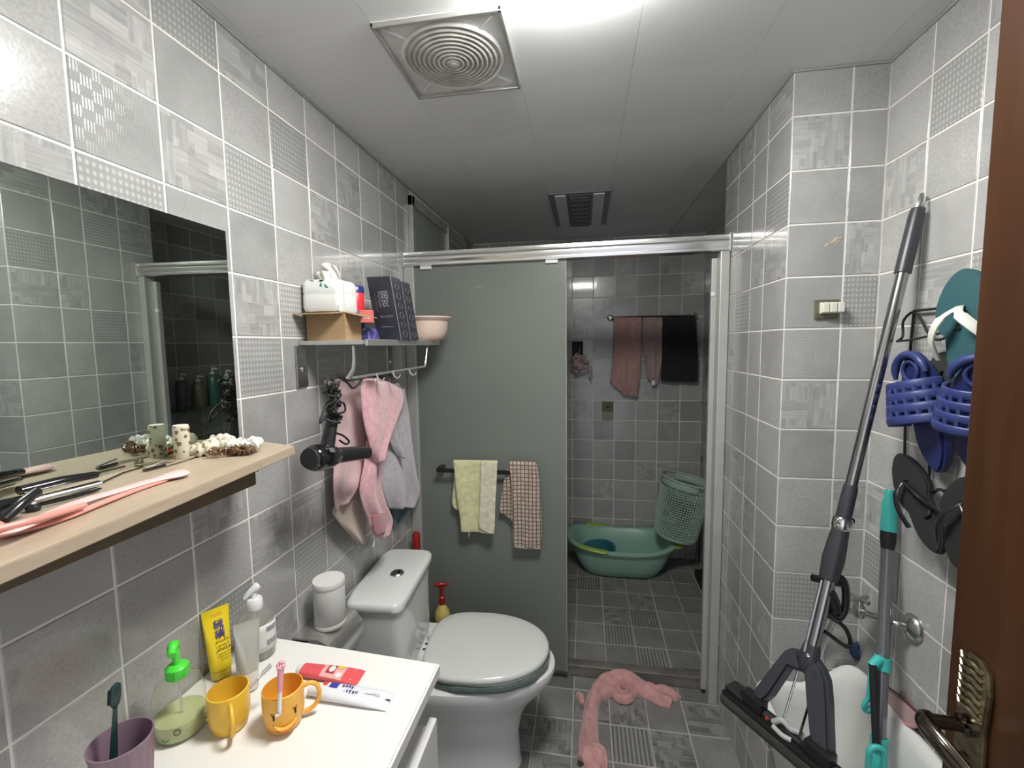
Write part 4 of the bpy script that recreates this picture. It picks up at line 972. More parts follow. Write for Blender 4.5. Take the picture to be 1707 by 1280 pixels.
t = thing('clear_pump_bottle', 'clear pump bottle with a white nozzle and white back label', 'bottle', (-.708, .832, ZCT))
bM = Matrix.Translation((-.725, .836, ZCT)) @ Matrix.Rotation(.5, 4, 'Z')
put('bottle_shell', MB().lathe([(.0, .0015), (.033, .001), (.037, .005), (.038, .05), (.037, .085), (.030, .103), (.016, .113), (.0135, .120)], bM, 36, False, False, sx=1.0, sy=.8), thin_clear('clear_plastic_grey', (.92, .93, .9), .06, .08), t)
put('gel', MB().lathe([(.0, .003), (.031, .003), (.0355, .007), (.036, .02), (.0, .02)], bM, 36, False, False, sx=1.0, sy=.8), thin_clear('gel_clear', (.8, .82, .78), .05, .3), t)
put('collar', MB().lathe([(.0165, .112), (.017, .115), (.0165, .133), (.013, .137), (.0, .137)], bM, 28), M['white_pl'], t)
put('stem', MB().lathe([(.006, .136), (.0055, .148)], bM, 14), M['white_pl'], t)
p_ = bM @ V(0, 0, .148)
put('nozzle', MB().tube(spline([p_+V(.006, .010, .014), p_+V(.002, .004, .010), p_+V(-.006, -.006, .002), p_+V(-.012, -.014, -.008)], 5), [.005, .0075, .0085, .009, .009, .009, .0085, .008, .0075, .007, .0065, .006, .0055, .005, .0045, .004], 12), M['white_pl'], t)
lab = MB(); 
def lp(a, z, r=1.0): return bM @ V(.0388*r*math.cos(a), .0388*.8*r*math.sin(a), z)
lab.grid(lambda u, v: lp(-1.55+1.9*u, .022+.060*v), 14, 4)
put('label', lab, mat('white_label', (.74, .73, .72), .45), t, solid=.0005)
for k, (z, h_) in enumerate(((.064, .012), (.034, .012))):
    put('label_print', MB().grid(lambda u, v: lp(-.9+.75*u, z+h_*v, 1.015), 10, 2), mat('grey_ink%d' % k, (.28, .28, .3), .6, var=.6, vscale=300), t)
put('dip_tube', MB().tube([p_, bM @ V(.004, 0, .012)], .002, 6), thin_clear('tube_clear2', (.85, .88, .85), .1, .3), t)

t = thing('grey_tube', 'silvery grey squeeze tube standing on its white cap before the clear bottle', 'squeeze tube', (-.672, .756, ZCT))
gt = mat('silver_grey_tube', (.48, .47, .43), .3, .25)
g0 = cz(413, 1152)+V(-.004, .006, 0); g1 = at(411, 1036, 'x', g0.x-.018)
Mg = squeeze_tube(t, g0, g1-g0, V(.55, 1, 0), (g1-g0).length-.010, .0250, .019, gt, .034, mat('white_cap', (.68, .64, .61), .35), .0195)

# duck mugs
mugy = mat('mug_yellow', (.83, .52, .05), .3)
mugo = mat('mug_amber', (.86, .44, .06), .3)
def mug(name, label, c, mt, hang, faceang, r=.034, H_=.072, mouth=None):
    t = thing(name, label, 'mug', tuple(c)); Mx = Matrix.Translation(c)
    put('mug_body', MB().lathe([(.0, .0), (r*.72, .0), (r*.84, .004), (r*.98, H_*.35), (r, H_*.7), (r*.98, H_), (r*.92, H_+.001), (r*.91, H_*.7), (r*.88, H_*.3), (r*.6, .006), (.0, .005)], Mx, 40, False, False, sx=1.0, sy=1.0), mt, t)
    ca, sa = math.cos(hang), math.sin(hang)
    q = [Mx @ V((r*.93+d)*ca, (r*.93+d)*sa, z) for d, z in ((0, H_*.86), (.012, H_*.90), (.024, H_*.80), (.028, H_*.55), (.022, H_*.30), (.010, H_*.18), (0, H_*.16))]
    put('handle', MB().tube(spline(q, 5), .0038, 10, flat=(1.1, 1)), mt, t)
    def sp(a, z, d=.0006): return Mx @ V((r*(.985 if z > H_*.3 else .96)+d)*math.cos(faceang+a), (r*(.985 if z > H_*.3 else .96)+d)*math.sin(faceang+a), z)
    for s in (-1, 1):
        for k in (-1, 0, 1): put('eyelash', MB().tube([sp(s*.52, H_*.56), sp(s*.52+k*.12, H_*.56+.008)], .0007, 4), M['black'], t)
        put('eye', MB().tube([sp(s*.52, H_*.50), sp(s*.52, H_*.56)], .0016, 6), M['black'], t)
    put('moulded_beak', MB().tube(spline([sp(-.55, H_*.36, .001), sp(-.3, H_*.27, .002), sp(0, H_*.25, .003), sp(.3, H_*.27, .002), sp(.55, H_*.36, .001)], 4), [.0015]+[.0035]*15+[.0015], 10, flat=(.8, 1)), mt, t)
    put('mouth_line', MB().tube([sp(-.45+.09*k, H_*.25-.004*math.sin(PI*k/10), (.0058*math.sin(PI*(k+.5)/11)+.0012)) for k in range(11)], .0008, 4), mat('red_ink_'+name, (.6, .08, .03), .5), t)
    return t
vc = lambda c: math.atan2(-c[1], -c[0])
m1 = V(-.640, .662, ZCT); m2 = V(-.545, .682, ZCT)
mug('duck_mug', 'yellow mug with its handle towards the viewer and a clear toothbrush in it', m1, mugy, vc(m1)+.05, vc(m1)-2.3)
mug('duck_mug', 'amber yellow mug with a smiling printed face, handle to the right', m2, mugo, vc(m2)+1.45, vc(m2)+.02, r=.035)
t = thing('clear_toothbrush', 'transparent grey toothbrush leaning out of the yellow mug', 'toothbrush', tuple(m1+V(0, 0, .006)))
a_, b_ = at(375, 1178, 'x', -.655), at(443, 1117, 'x', -.60)
a_ = m1+V(-.022, -.016, .010)
dv = b_-a_
put('handle', MB().tube([a_, a_+dv*.45, a_+dv*.9], [.0045, .004, .0028], 8), thin_clear('clear_handle', (.8, .82, .8), .08, .35), t)
put('brush_neck', MB().tube([a_+dv*.85, b_], .003, 8), M['white_pl'], t)
put('brush_head', MB().tube([b_-dv*.06, b_+dv*.10], .0055, 8, flat=(.6, 1)), mat('grey_bristles', (.5, .52, .52), .8), t)
t = thing('pink_toothbrush', 'pink and white child toothbrush with a flower end standing in the amber mug', 'toothbrush', tuple(m2+V(0, 0, .006)))
a_ = m2+V(.004, -.024, .040); b_ = at(468, 1112, 'x', -.555)
a_ = at(466, 1184, 'y', m2.y-.036); b_ = at(468, 1114, 'y', m2.y-.022)
dv = b_-a_
put('handle', MB().tube([a_+dv*.45, a_+dv*.7, b_], [.0038, .005, .0055], 10), mat('pink_handle', (.78, .33, .42), .35), t)
put('neck', MB().tube([a_, a_+dv*.2, a_+dv*.47], [.004, .0035, .0036], 8), M['white_pl'], t)
put('brush_hook', MB().tube(spline([a_+dv*.03, a_-dv*.08+V(0, 0, 0), a_-dv*.10+V(-.005, -.004, 0)], 4), .0028, 8), M['white_pl'], t)
for k in range(6):
    a = 2*PI*k/6
    put('petal', MB().lathe([(.0, -.003), (.0035, -.001), (.0035, .002), (.0, .004)], Matrix.Translation(b_+dv*.06+V(.005*math.cos(a), .003*math.sin(a), .004*math.sin(a))), 8), mat('flower_pink', (.75, .36, .42), .4) if k == 0 else bpy.data.materials['flower_pink'], t)

# toothpaste tubes lying on the top
def lying_tube(name, label, pa, pb, w0, w1, th, mt, cap, capmt):
    t = thing(name, label, 'toothpaste', tuple((pa+pb)/2)); ax = (pb-pa); L_ = ax.length; ax.normalize(); sd = V(-ax.y, ax.x, 0)
    rg = []
    for k in range(13):
        s = k/12; wd = w0+(w1-w0)*min(1, s*1.4); hh = th*(1-s)**.6+.0012
        rg.append([pa+ax*L_*s+sd*p.x+V(0, 0, hh+p.y) for p in superellipse(0, 0, wd, hh, 24, 2.4)])
    put('tube_body', MB().ring_loft(rg), mt, t)
    Mc = axis_frame(pa+V(0, 0, w0*.62), pa+V(0, 0, w0*.62)-ax)
    put('cap', MB().lathe([(w0*.6, 0), (w0*.62, .002), (w0*.55, cap), (.0, cap)], Mc, 20), capmt, t)
    Ft = Matrix((ax, sd, V(0, 0, 1))).transposed().to_4x4(); Ft.translation = pa
    return t, Ft, L_
pa, pb = cz(506, 1123), cz(602, 1131)
tr = mat('red_tube', (.72, .10, .11), .3)
t, Ft, L_ = lying_tube('red_toothpaste', 'red and pink children toothpaste tube lying flat near the vanity edge', pa, pb, .016, .021, .008, tr, .012, mat('clear_cap', (.7, .74, .72), .3))
def patch(name, u0, u1, v0, v1, mt, t, Ft, L_, w0=.016, w1=.021, th=.008, lift_=.0006, oval=False):
    mb = MB()
    def f(u, v):
        s = (u0+(u1-u0)*u); wd = w0+(w1-w0)*min(1, s*1.4); hh = th*(1-s)**.6+.0012; y = (v0+(v1-v0)*v)*wd
        if oval:
            a = 2*PI*v; rr = u; s = (u0+u1)/2+(u1-u0)/2*rr*math.cos(a); y = ((v0+v1)/2+(v1-v0)/2*rr*math.sin(a))*wd; hh = th*(1-s)**.6+.0012
        return Ft @ V(s*L_, y, hh+hh*(max(0, 1-abs(y/wd)**2.4))**(1/2.4)+lift_)
    mb.grid(f, 6, 8 if not oval else 16); return put(name, mb, mt, t)
pk_ = mat('pink_print', (.78, .42, .40), .35); wh_ = mat('white_ink', (.75, .74, .72), .4); dr_ = mat('dark_red_print', (.4, .03, .04), .4)
patch('pink_panel', .35, .72, -.9, .9, pk_, t, Ft, L_)
patch('dark_panel', .42, .56, -.45, .75, dr_, t, Ft, L_, lift_=.0010)
patch('white_blob', .45, .55, -.30, .65, wh_, t, Ft, L_, lift_=.0016, oval=True)
patch('white_blob', .60, .70, -.75, -.15, wh_, t, Ft, L_, lift_=.0014, oval=True)
patch('yellow_blob', .58, .68, .35, .85, mat('yellow_ink', (.8, .6, .05), .4), t, Ft, L_, lift_=.0014, oval=True)
put('white_lettering', strokes(Ft @ Matrix.Translation((L_*.22, -.013, .0150)) @ Matrix.Rotation(PI/2, 4, 'Z'), 4, .006, .008, seed=51), wh_, t)
put('white_lettering', strokes(Ft @ Matrix.Translation((L_*.33, -.008, .0140)) @ Matrix.Rotation(PI/2, 4, 'Z'), 3, .005, .007, seed=52), wh_, t)
put('white_lettering', strokes(Ft @ Matrix.Translation((L_*.88, -.014, .0068)) @ Matrix.Rotation(PI/2, 4, 'Z'), 6, .004, .008, seed=53, th=.3), wh_, t)
pa, pb = cz(538, 1160), cz(651, 1171)
tw_ = mat('white_tube', (.74, .745, .78), .3)
t, Ft, L_ = lying_tube('white_toothpaste', 'white toothpaste tube with a dark blue square print lying beside the amber mug', pa, pb, .018, .0225, .010, tw_, .026, M['white_pl'])
K = dict(w0=.018, w1=.0225, th=.010)
patch('blue_square', .10, .22, -.05, .85, mat('royal_blue_ink', (.04, .05, .35), .4), t, Ft, L_, **K)
patch('red_corner', -.0, .06, .1, .8, mat('red_ink2', (.7, .06, .04), .4), t, Ft, L_, **K)
for k, (s, y, n_) in enumerate(((.27, .004, 4), (.31, -.007, 5))):
    z_ = (.010*(1-s-.1)**.6+.0012)*1.98+.0012; put('blue_lettering', strokes(Ft @ Matrix.Translation((L_*s, y, z_)), n_, .0055, .007, seed=61+k, th=.22), blue_ink, t)
put('grey_lettering', strokes(Ft @ Matrix.Translation((L_*.58, -.001, .0135)), 12, .0026, .0028, seed=64, th=.3), mat('grey_ink_s', (.25, .25, .3), .5), t)
put('crimp_mark', MB().box((L_*.93, -.002, .0055), (L_*1.0, .0, .0065), 0, Ft), M['black'], t)
# ================================================================== TOILET
TO = Matrix.Translation((LX+.012, 1.452, 0)) @ Matrix.Rotation(math.radians(4.0), 4, 'Z')
t = thing('toilet', 'white one-piece toilet with closed lid beside the vanity', 'toilet', M4=TO)
def egg(u0, u1, hw, z, n=48, e0=3.2, e1=2.1, um=None):
    um = um if um is not None else u0+(u1-u0)*.42; r = []
    for k in range(n):
        a = 2*PI*k/n; c, s = math.cos(a), math.sin(a)
        e = e1 if c > 0 else e0; L_ = (u1-um) if c > 0 else (um-u0)
        r.append(V(um+L_*math.copysign(abs(c)**(2/e), c), hw*math.copysign(abs(s)**(2/e), s), z))
    return r
put('bowl', MB().ring_loft([egg(.07, .56, .118, 0), egg(.07, .555, .114, .03), egg(.07, .55, .108, .12), egg(.07, .565, .118, .20), egg(.065, .60, .143, .26), egg(.06, .645, .168, .31), egg(.05, .675, .184, .35), egg(.045, .684, .188, .375), egg(.045, .682, .186, .388), egg(.05, .672, .178, .394)]), M['porcelain'], t)
put('rear_body', MB().ring_loft([superellipse(.11, 0, .108, .12, 40, 5, 0), superellipse(.11, 0, .108, .13, 40, 5, .2), superellipse(.125, 0, .122, .165, 40, 5, .34), superellipse(.14, 0, .138, .178, 40, 5, .385), superellipse(.14, 0, .134, .174, 40, 5, .398)]), M['porcelain'], t)
put('tank', MB().ring_loft([superellipse(.095, 0, .090, .168, 44, 7, .37), superellipse(.097, 0, .092, .172, 44, 7, .42), superellipse(.095, 0, .091, .184, 44, 7, .58), superellipse(.096, 0, .092, .189, 44, 7, .662)]), M['porcelain'], t)
put('tank_lid', MB().ring_loft([superellipse(.098, 0, .095, .193, 44, 8, .663), superellipse(.099, 0, .099, .198, 44, 8, .669), superellipse(.099, 0, .099, .198, 44, 8, .685), superellipse(.098, 0, .095, .194, 44, 7, .694), superellipse(.097, 0, .086, .185, 44, 6, .698)]), M['porcelain'], t)
bt = put('flush_button', MB().lathe([(.025, .697), (.025, .701), (.022, .704), (.019, .7025), (.018, .7035), (.0, .7035)], Matrix.Translation((.115, -.005, 0)), 28), M['chrome_dull'], t)
put('half_button', MB().box((.104, -.0045, .7035), (.1145, .0095, .7055), .001, Matrix.Translation((0, -.007, 0))), M['chrome'], bt)
put('half_button', MB().box((.1155, -.0045, .7035), (.126, .0095, .7055), .001, Matrix.Translation((0, -.007, 0))), M['nickel'], bt)
plush = mat('green_plush', (.095, .135, .115), .95, bump=1.0, bscale=220, var=.15, vscale=70, sheen=.3)
def ring_pad(u0, u1, hw, z0, z1, mt, name, amp=.0):
    rg = []
    for z, d in ((z0, -.006), (z0+.004, 0), ((z0+z1)/2, .003), (z1-.003, 0), (z1, -.006)):
        rr = egg(u0-d, u1+d, hw+d, z)
        for i, p in enumerate(rr): p.x += amp*math.sin(i*2.1); p.y += amp*math.cos(i*1.7)
        rg.append(rr)
    return put(name, MB().ring_loft(rg), mt, t)
ring_pad(.235, .662, .182, .394, .421, plush, 'plush_seat_cover', .0018)
ring_pad(.225, .655, .178, .420, .427, M['lidw'], 'seat')
rg = []
for z, d in ((.427, -.006), (.430, -.002), (.440, .0), (.447, -.004), (.451, -.014), (.454, -.06), (.4545, -.12)): rg.append(egg(.222-d*.6, .662+d, .185+d, z, um=.40))
put('lid', MB().ring_loft(rg), M['lidw'], t)
for s in (-1, 1): put('hinge', MB().ring_loft([superellipse(.215, s*.07, .016, .014, 20, 4, .396), superellipse(.215, s*.07, .016, .014, 20, 4, .424), superellipse(.215, s*.07, .010, .009, 20, 4, .430)]), M['lidw'], t)
dm = Matrix.Translation((.207, .118, .3985)) @ Matrix.Rotation(.3, 4, 'Z')
put('blue_sticker', MB().prism([(.0, -.006), (.010, -.013), (.018, -.006), (.018, .010), (.010, .016), (-.002, .010)], dm, .0006), mat('sticker_blue', (.03, .14, .45), .35), t)
put('sticker_print', strokes(dm @ Matrix.Translation((.004, -.003, .001)), 2, .005, .007, seed=71), M['white_pl'], t)
for y in (.045, .015): put('bolt_hole', MB().lathe([(.006, 0), (.006, .0012), (.0, .0012)], Matrix.Translation((.200, y, .398)), 12), M['dgrey'], t)

# chrome paper holder with the white canister on it
t = thing('paper_holder', 'chrome toilet paper holder with a curved cover on the wall behind the vanity', 'paper holder', (LX+.05, 1.11, .60))
hy0, hy1 = 1.045, 1.205
pr = [(LX+.001, .722), (LX+.075, .722), (LX+.105, .710), (LX+.122, .688), (LX+.128, .66), (LX+.122, .63), (LX+.110, .61), (LX+.108, .613), (LX+.119, .635), (LX+.124, .66), (LX+.118, .686), (LX+.102, .706), (LX+.074, .717), (LX+.001, .717)]
put('cover', MB().ring_loft([[V(x, y, z) for x, z in pr] for y in (hy0, (hy0+hy1)/2, hy1)]), M['alu'], t)
put('back_plate', MB().box((LX+.001, hy0+.01, .60), (LX+.005, hy1-.01, .72), .001), M['chrome_dull'], t)
put('paper_roll', MB().lathe([(.0, 0), (.045, 0), (.045, .11), (.0, .11)], axis_frame((LX+.062, hy0+.022, .662), (LX+.062, hy1, .662)), 28), tis, t)
t = thing('white_canister', 'plain white round canister standing on the chrome paper holder', 'canister', (LX+.07, 1.115, .7225))
pc = Matrix.Translation((LX+.073, 1.118, .7225))
put('can_body', MB().lathe([(.040, 0), (.0425, .003), (.0425, .012), (.041, .014), (.0425, .016), (.0425, .118), (.0415, .121)], pc, 40), mat('canister_white', (.70, .69, .67), .4), t)
put('can_lid', MB().lathe([(.0435, .119), (.0440, .121), (.0440, .1335), (.0425, .136), (.0, .136)], pc, 40), mat('canister_lid', (.74, .73, .71), .35), t)

t = thing('red_pump_bottle', 'red and yellow pump bottle standing on the floor between toilet and glass screen', 'bottle', (-.618, 1.765, 0))
rM = Matrix.Translation((-.614, 1.77, 0)); rdp = mat('dark_red_plastic', (.30, .015, .015), .3)
put('body', MB().lathe([(.0, 0), (.033, .0), (.036, .006), (.036, .30), (.033, .335)], rM, 28), rdp, t)
put('yellow_shoulder', MB().lathe([(.0335, .330), (.0345, .345), (.030, .368), (.018, .385), (.013, .398), (.011, .402)], rM, 28), mat('pale_yellow_plastic', (.58, .45, .14), .4), t)
put('pump_stem', MB().lathe([(.013, .395), (.013, .43), (.009, .434), (.009, .47), (.013, .472), (.013, .482), (.0, .484)], rM, 20), rdp, t)
put('pump_head', MB().tube(spline([rM @ V(.026, .012, .478), rM @ V(.006, 0, .490), rM @ V(-.012, -.006, .490), rM @ V(-.03, -.012, .484)], 5), [.007]*3+[.011]*10+[.007]*3, 12, flat=(.7, 1)), rdp, t)
t = thing('toilet_brush', 'toilet brush with a dark red handle standing in the corner behind the toilet tank', 'toilet brush', (-.752, 1.845, 0))
tb = Matrix.Translation((-.752, 1.842, 0))
put('holder', MB().lathe([(.0, 0), (.04, 0), (.042, .01), (.036, .14), (.034, .14), (.034, .02)], tb, 24), M['white_pl'], t)
put('handle', MB().lathe([(.006, .02), (.006, .50), (.016, .53), (.018, .60), (.018, .67), (.012, .682), (.0, .684)], tb, 18), rdp, t)

# ================================================================== RIGHT SIDE: switch, mop sink, mops, slippers
t = thing('light_switch', 'brass edged light switch with three white rockers on the shaft wall', 'switch', (.652, YS, 1.60))
s0, s1 = at(1357, 500, 'y', YS), at(1397, 531, 'y', YS)
gp = mat('olive_metal', (.17, .17, .11), .35, .5)
put('cover_plate', MB().box((s0.x, YS-.007, s1.z), (s1.x-.001, YS-.0005, s0.z), .003), gp, t)
r0x, r1x = s0.x+.011, s1.x+.002
put('rocker_base', MB().box((r0x, YS-.016, s1.z+.014), (r1x, YS-.006, s0.z-.008), .002), mat('cream_plastic', (.66, .65, .57), .35), t)
for k in range(3):
    w_ = (r1x-r0x)/3; x0_ = r0x+k*w_
    put('rocker', MB().box((x0_+.001, YS-.026-(.004*(k > 0)), s1.z+.016), (x0_+w_-.001, YS-.015, s0.z-.010), .0025), bpy.data.materials['cream_plastic'], t)
st = put('stain', MB().tube([at(x, y, 'y', YS-.0006) for x, y in ((1371, 412), (1378, 408), (1388, 404), (1394, 398), (1402, 396), (1398, 402), (1390, 410))], [.001, .003, .005, .004, .005, .003, .001], 8, flat=(1, .1)), mat('brown_stain', (.42, .36, .29), .8, var=.3, vscale=120), ws)

# mop sink
t = thing('mop_sink', 'white ceramic mop sink in the corner between shaft and right wall', 'sink', (.64, 1.15, 0))
SX0, SX1, SY0, SY1 = .487, XR-.002, .80, YS-.002
def rim_z(x, y): 
    k = max(0, (x-(SX1-.14))/.14); return .512+.085*k*k*(3-2*k)
def sring(ins, z, flat=False, e=7):
    r = superellipse((SX0+SX1)/2, (SY0+SY1)/2, (SX1-SX0)/2-ins, (SY1-SY0)/2-ins, 64, e)
    for p in r: p.z = z if flat else rim_z(p.x, p.y)+z
    return r
put('basin', MB().ring_loft([sring(.075, .0, True, 5), sring(.07, .03, True, 5), sring(.055, .25, True, 5), sring(.03, .38, True, 6), sring(.004, -.045), sring(0, -.012), sring(.004, -.002), sring(.012, .002), sring(.024, -.001), sring(.032, -.014), sring(.038, -.06), sring(.05, .33, True, 5), sring(.075, .27, True, 4), sring(.11, .255, True, 3)], True, True), M['white'], t)
put('drain', MB().lathe([(.022, 0), (.022, .004), (.014, .002), (.0, .002)], Matrix.Translation((.63, 1.08, .2555)), 20), M['chrome'], t)
t = thing('rubber_plug', 'dark blue round rubber cap resting on the back corner of the mop sink', 'plug', tuple(at(1437, 1105, 'y', YS-.02)))
kp = at(1437, 1089, 'y', YS-.012)
kk = axis_frame(kp+V(0, .0115, 0), kp+V(-.25, -1, .15))
put('disc', MB().lathe([(.0, 0), (.024, 0), (.027, .004), (.026, .010), (.018, .015), (.0, .017)], kk, 26), mat('dark_blue_rubber', (.015, .03, .07), .35), t)
put('boss', MB().lathe([(.010, .014), (.009, .020), (.0, .021)], kk, 18), mat('mid_blue_rubber', (.03, .07, .16), .35), t)

# tap
t = thing('wall_tap', 'worn chrome wall tap with cross handle and curved spout above the mop sink', 'tap', tuple(at(1522, 1048, 'x', XR)))
e0 = at(1524, 1046, 'x', XR)
Me = axis_frame(e0, e0+V(-1, 0, 0))
put('escutcheon', MB().lathe([(.032, 0.0005), (.032, .004), (.026, .012), (.014, .018), (.011, .02)], Me, 28), M['chrome_dull'], t)
e1 = e0+V(-.03, 0, 0); v0 = at(1432, 1018, 'x', XR-.060)
put('inlet_pipe', MB().tube(spline([e0+V(-.012, 0, 0), e1+V(-.008, .01, .002), (e1+v0)/2+V(-.006, 0, .002), v0], 6), .0085, 12), M['chrome_dull'], t)
put('valve_body', MB().lathe([(.0, -.016), (.012, -.016), (.014, -.006), (.014, .012), (.009, .018), (.008, .03)], Matrix.Translation(v0), 20), M['chrome_dull'], t)
hv = v0+V(0, 0, .034)
hd = put('cross_handle', MB().tube([hv+V(-.024, -.012, 0), hv, hv+V(.024, .012, 0)], .0055, 8), M['chrome_dull'], t)
put('handle_bar', MB().tube([hv+V(-.010, .022, 0), hv+V(.010, -.022, 0)], .0055, 8), M['chrome_dull'], t)
sp_ = spline([v0, at(1408, 1020, 'x', v0.x-.01), at(1390, 1034, 'x', v0.x-.025), at(1372, 1075, 'x', v0.x-.035), at(1360, 1118, 'x', v0.x-.04)], 6)
put('spout', MB().tube(sp_, [.009]*6+[.008]*6+[.0075]*20, 12), M['chrome_dull'], t) if len(sp_) <= 32 else None

# soap tray on the wall rim
t = thing('pink_scraper', 'pink plastic dust pan blade standing behind the mop handle against the tiles', 'scraper', tuple(at(1510, 1200, 'x', XR-.02)))
pts = [at(a, b, 'x', XR-.012) for a, b in ((1481, 1148), (1500, 1163), (1530, 1190), (1537, 1204), (1518, 1210), (1500, 1200), (1482, 1178))]
mb = MB(); n = len(pts); mb.add(pts+[p+V(-.006, 0, 0) for p in pts], [list(range(n))[::-1], [n+i for i in range(n)]]+[[i, (i+1) % n, n+(i+1) % n, n+i] for i in range(n)], False)
put('blade', mb, mat('dusty_pink', (.55, .36, .35), .45), t)
put('pink_edge', MB().tube([at(a, b, 'x', XR-.016) for a, b in ((1500, 1200), (1510, 1207), (1522, 1211), (1536, 1206))], .004, 8), mat('rose_plastic', (.68, .3, .32), .4), t)
put('dark_edge', MB().tube([at(a, b, 'x', XR-.016) for a, b in ((1481, 1146), (1505, 1163), (1534, 1192))], .0025, 8), mat('maroon_plastic', (.12, .03, .04), .4), t)

# squeeze mop with long pole
t = thing('squeeze_mop', 'large squeeze mop with steel pole and charcoal forked head leaning in the corner', 'mop', tuple(at(1345, 1100, 'y', 1.13)))
ptop = at(1533, 338, 'x', XR-.020); ft = at(1347, 1105, 'y', 1.13)
pdir = (ft-ptop); 
def pl(s, off=0): return ptop+pdir*s
def sfor(px, py):   # fraction along the pole whose image is nearest to a measured spot
    best = min(range(401), key=lambda k: (lambda q: (q[0]-px)**2+(q[1]-py)**2)(proj(pl(k/400))))
    return best/400
def proj(p):
    d = Vector(p)-V(0, 0, CZ); z = d.dot(CF); return 853.5+F_PX*d.dot(CR)/z, 640-F_PX*d.dot(CU)/z
s1_, s2_, s3_, s4_ = sfor(1507, 455), sfor(1418, 815), sfor(1402, 868), sfor(1380, 965)
put('grip', MB().tube([pl(.012), pl(.03), pl(s1_)], [.0135, .0155, .0165], 18), M['dgrey'], t)
lp_ = pl(.0)
put('hanging_loop', MB().tube(spline([pl(.016)+V(-.004, -.009, 0), pl(-.004)+V(-.002, -.010, 0), pl(-.018), pl(-.004)+V(.002, .010, 0), pl(.016)+V(.004, .009, 0)], 5), .0035, 8), M['chrome_dull'], t)
put('pole', MB().tube([pl(s1_-.005), pl(s2_)], [.0125, .0125], 18), M['steel'], t)
put('upper_sleeve', MB().tube([pl(s2_-.01), pl(s2_), pl(s3_)], [.013, .0155, .0165], 18), M['dgrey'], t)
put('steel_collar', MB().tube([pl(s3_-.008), pl(s3_-.004), pl(s3_+.014), pl(s3_+.018)], [.018, .021, .021, .018], 20), M['chrome'], t)
put('collar_knob', MB().lathe([(.006, 0), (.007, .012), (.0, .014)], axis_frame(pl(s3_)+V(.012, 0, 0), pl(s3_)+V(.05, .01, .0)), 12), M['black'], t)
put('lower_grip', MB().tube([pl(s3_+.018), pl(s3_+.05), pl((s3_+s4_)/2+.02), pl(s4_)], [.018, .021, .0235, .020], 20), M['dgrey'], t)
put('grip_lug', MB().tube([pl(s4_)+V(-.036, 0, .0), pl(s4_)+V(.03, 0, -.01)], .009, 10), M['black'], t)
put('lower_pole', MB().tube([pl(s4_-.01), pl(.985)], .0155, 18), M['steel'], t)
put('thin_rod', MB().tube([pl(s4_)+V(-.018, -.006, 0), pl(.97)+V(-.018, -.006, 0)], .004, 8), M['steel'], t)
# pull lever (two closed loops beside the pole)
def lev(pts, yv, r): return MB().tube(spline([at(a, b, 'y', yv) for a, b in pts], 5), r, 10)
put('pull_lever', lev([(1394, 960), (1406, 968), (1410, 990), (1408, 1015), (1398, 1030), (1388, 1025), (1380, 1018)], 1.14, .0085), M['black'], t)
put('lever_loop', lev([(1378, 1025), (1392, 1034), (1402, 1040), (1412, 1052), (1418, 1070), (1414, 1078), (1404, 1074), (1388, 1062), (1374, 1052)], 1.145, .005), M['black'], t)
put('lever_plate', lev([(1382, 985), (1390, 1000), (1394, 1020)], 1.135, .012), M['black'], t)
# fork
def forkpt(a, b, yv): return at(a, b, 'y', yv)
fk = mat('fork_grey', (.040, .042, .050), .35)
hA, hB = at(1216, 1152, 'z', .560), at(1420, 1318, 'z', .560)       # ends of the head, resting on the sink rim
hdv = (hB-hA)
jl = hA+hdv*.22; jr = hA+hdv*.80
pn = (jr-jl).cross(ft-jl).normalized()
if pn.dot(V(0, 0, CZ)-jl) < 0: pn = -pn
def onpl(px, py):
    d = at(px, py, 'y', 1.0)-V(0, 0, CZ); return V(0, 0, CZ)+d*((jl-V(0, 0, CZ)).dot(pn)/d.dot(pn))
Mk_ = frame(ft, (jr-jl), V(0, 0, 1)); 
if (Mk_.to_3x3() @ V(0, 0, 1)).dot(pn) < 0: Mk_ = frame(ft, (jl-jr), V(0, 0, 1))
zax = pn; xax = (jr-jl).normalized(); yax = zax.cross(xax)
Mk_ = Matrix((xax, yax, zax)).transposed().to_4x4(); Mk_.translation = ft; Mi = Mk_.inverted()
LA = [(1261, 1150), (1282, 1122), (1303, 1095), (1313, 1084), (1324, 1080), (1336, 1083), (1344, 1121), (1332, 1118), (1320, 1113), (1304, 1137), (1289, 1160), (1275, 1172), (1266, 1178), (1250, 1172)]
RA = [(1336, 1083), (1349, 1087), (1361, 1095), (1375, 1114), (1383, 1134), (1386, 1165), (1388, 1220), (1390, 1276), (1386, 1296), (1366, 1290), (1354, 1229), (1348, 1169), (1346, 1138), (1344, 1121)]
for nm_, A_ in (('fork_arm', LA), ('fork_arm', RA)):
    poly_ = [(Mi @ onpl(*q))[:2] for q in A_]
    put(nm_, MB().prism(poly_, Mk_ @ Matrix.Translation((0, 0, -.018)), .034, .007), fk, t)
put('fork_crown', MB().tube([pl(.955), pl(.985), pl(1.01), pl(1.02)], [.017, .022, .020, .014], 18), fk, t)
put('silver_screw', MB().lathe([(.004, 0), (.004, .003), (.0, .004)], axis_frame(at(1347, 1092, 'y', 1.085), (0, 0, CZ)), 10), M['chrome'], t)
put('pull_wire', MB().tube([at(1332, 1112, 'y', 1.15), at(1305, 1202, 'y', 1.10)], .0028, 8), M['steel'], t)
put('pull_wire', MB().tube([at(1358, 1140, 'y', 1.15), at(1331, 1232, 'y', 1.05)], .0028, 8), M['nickel'], t)
hn_ = V(-hdv.y, hdv.x, 0).normalized()
if hn_.x > 0: hn_ = -hn_
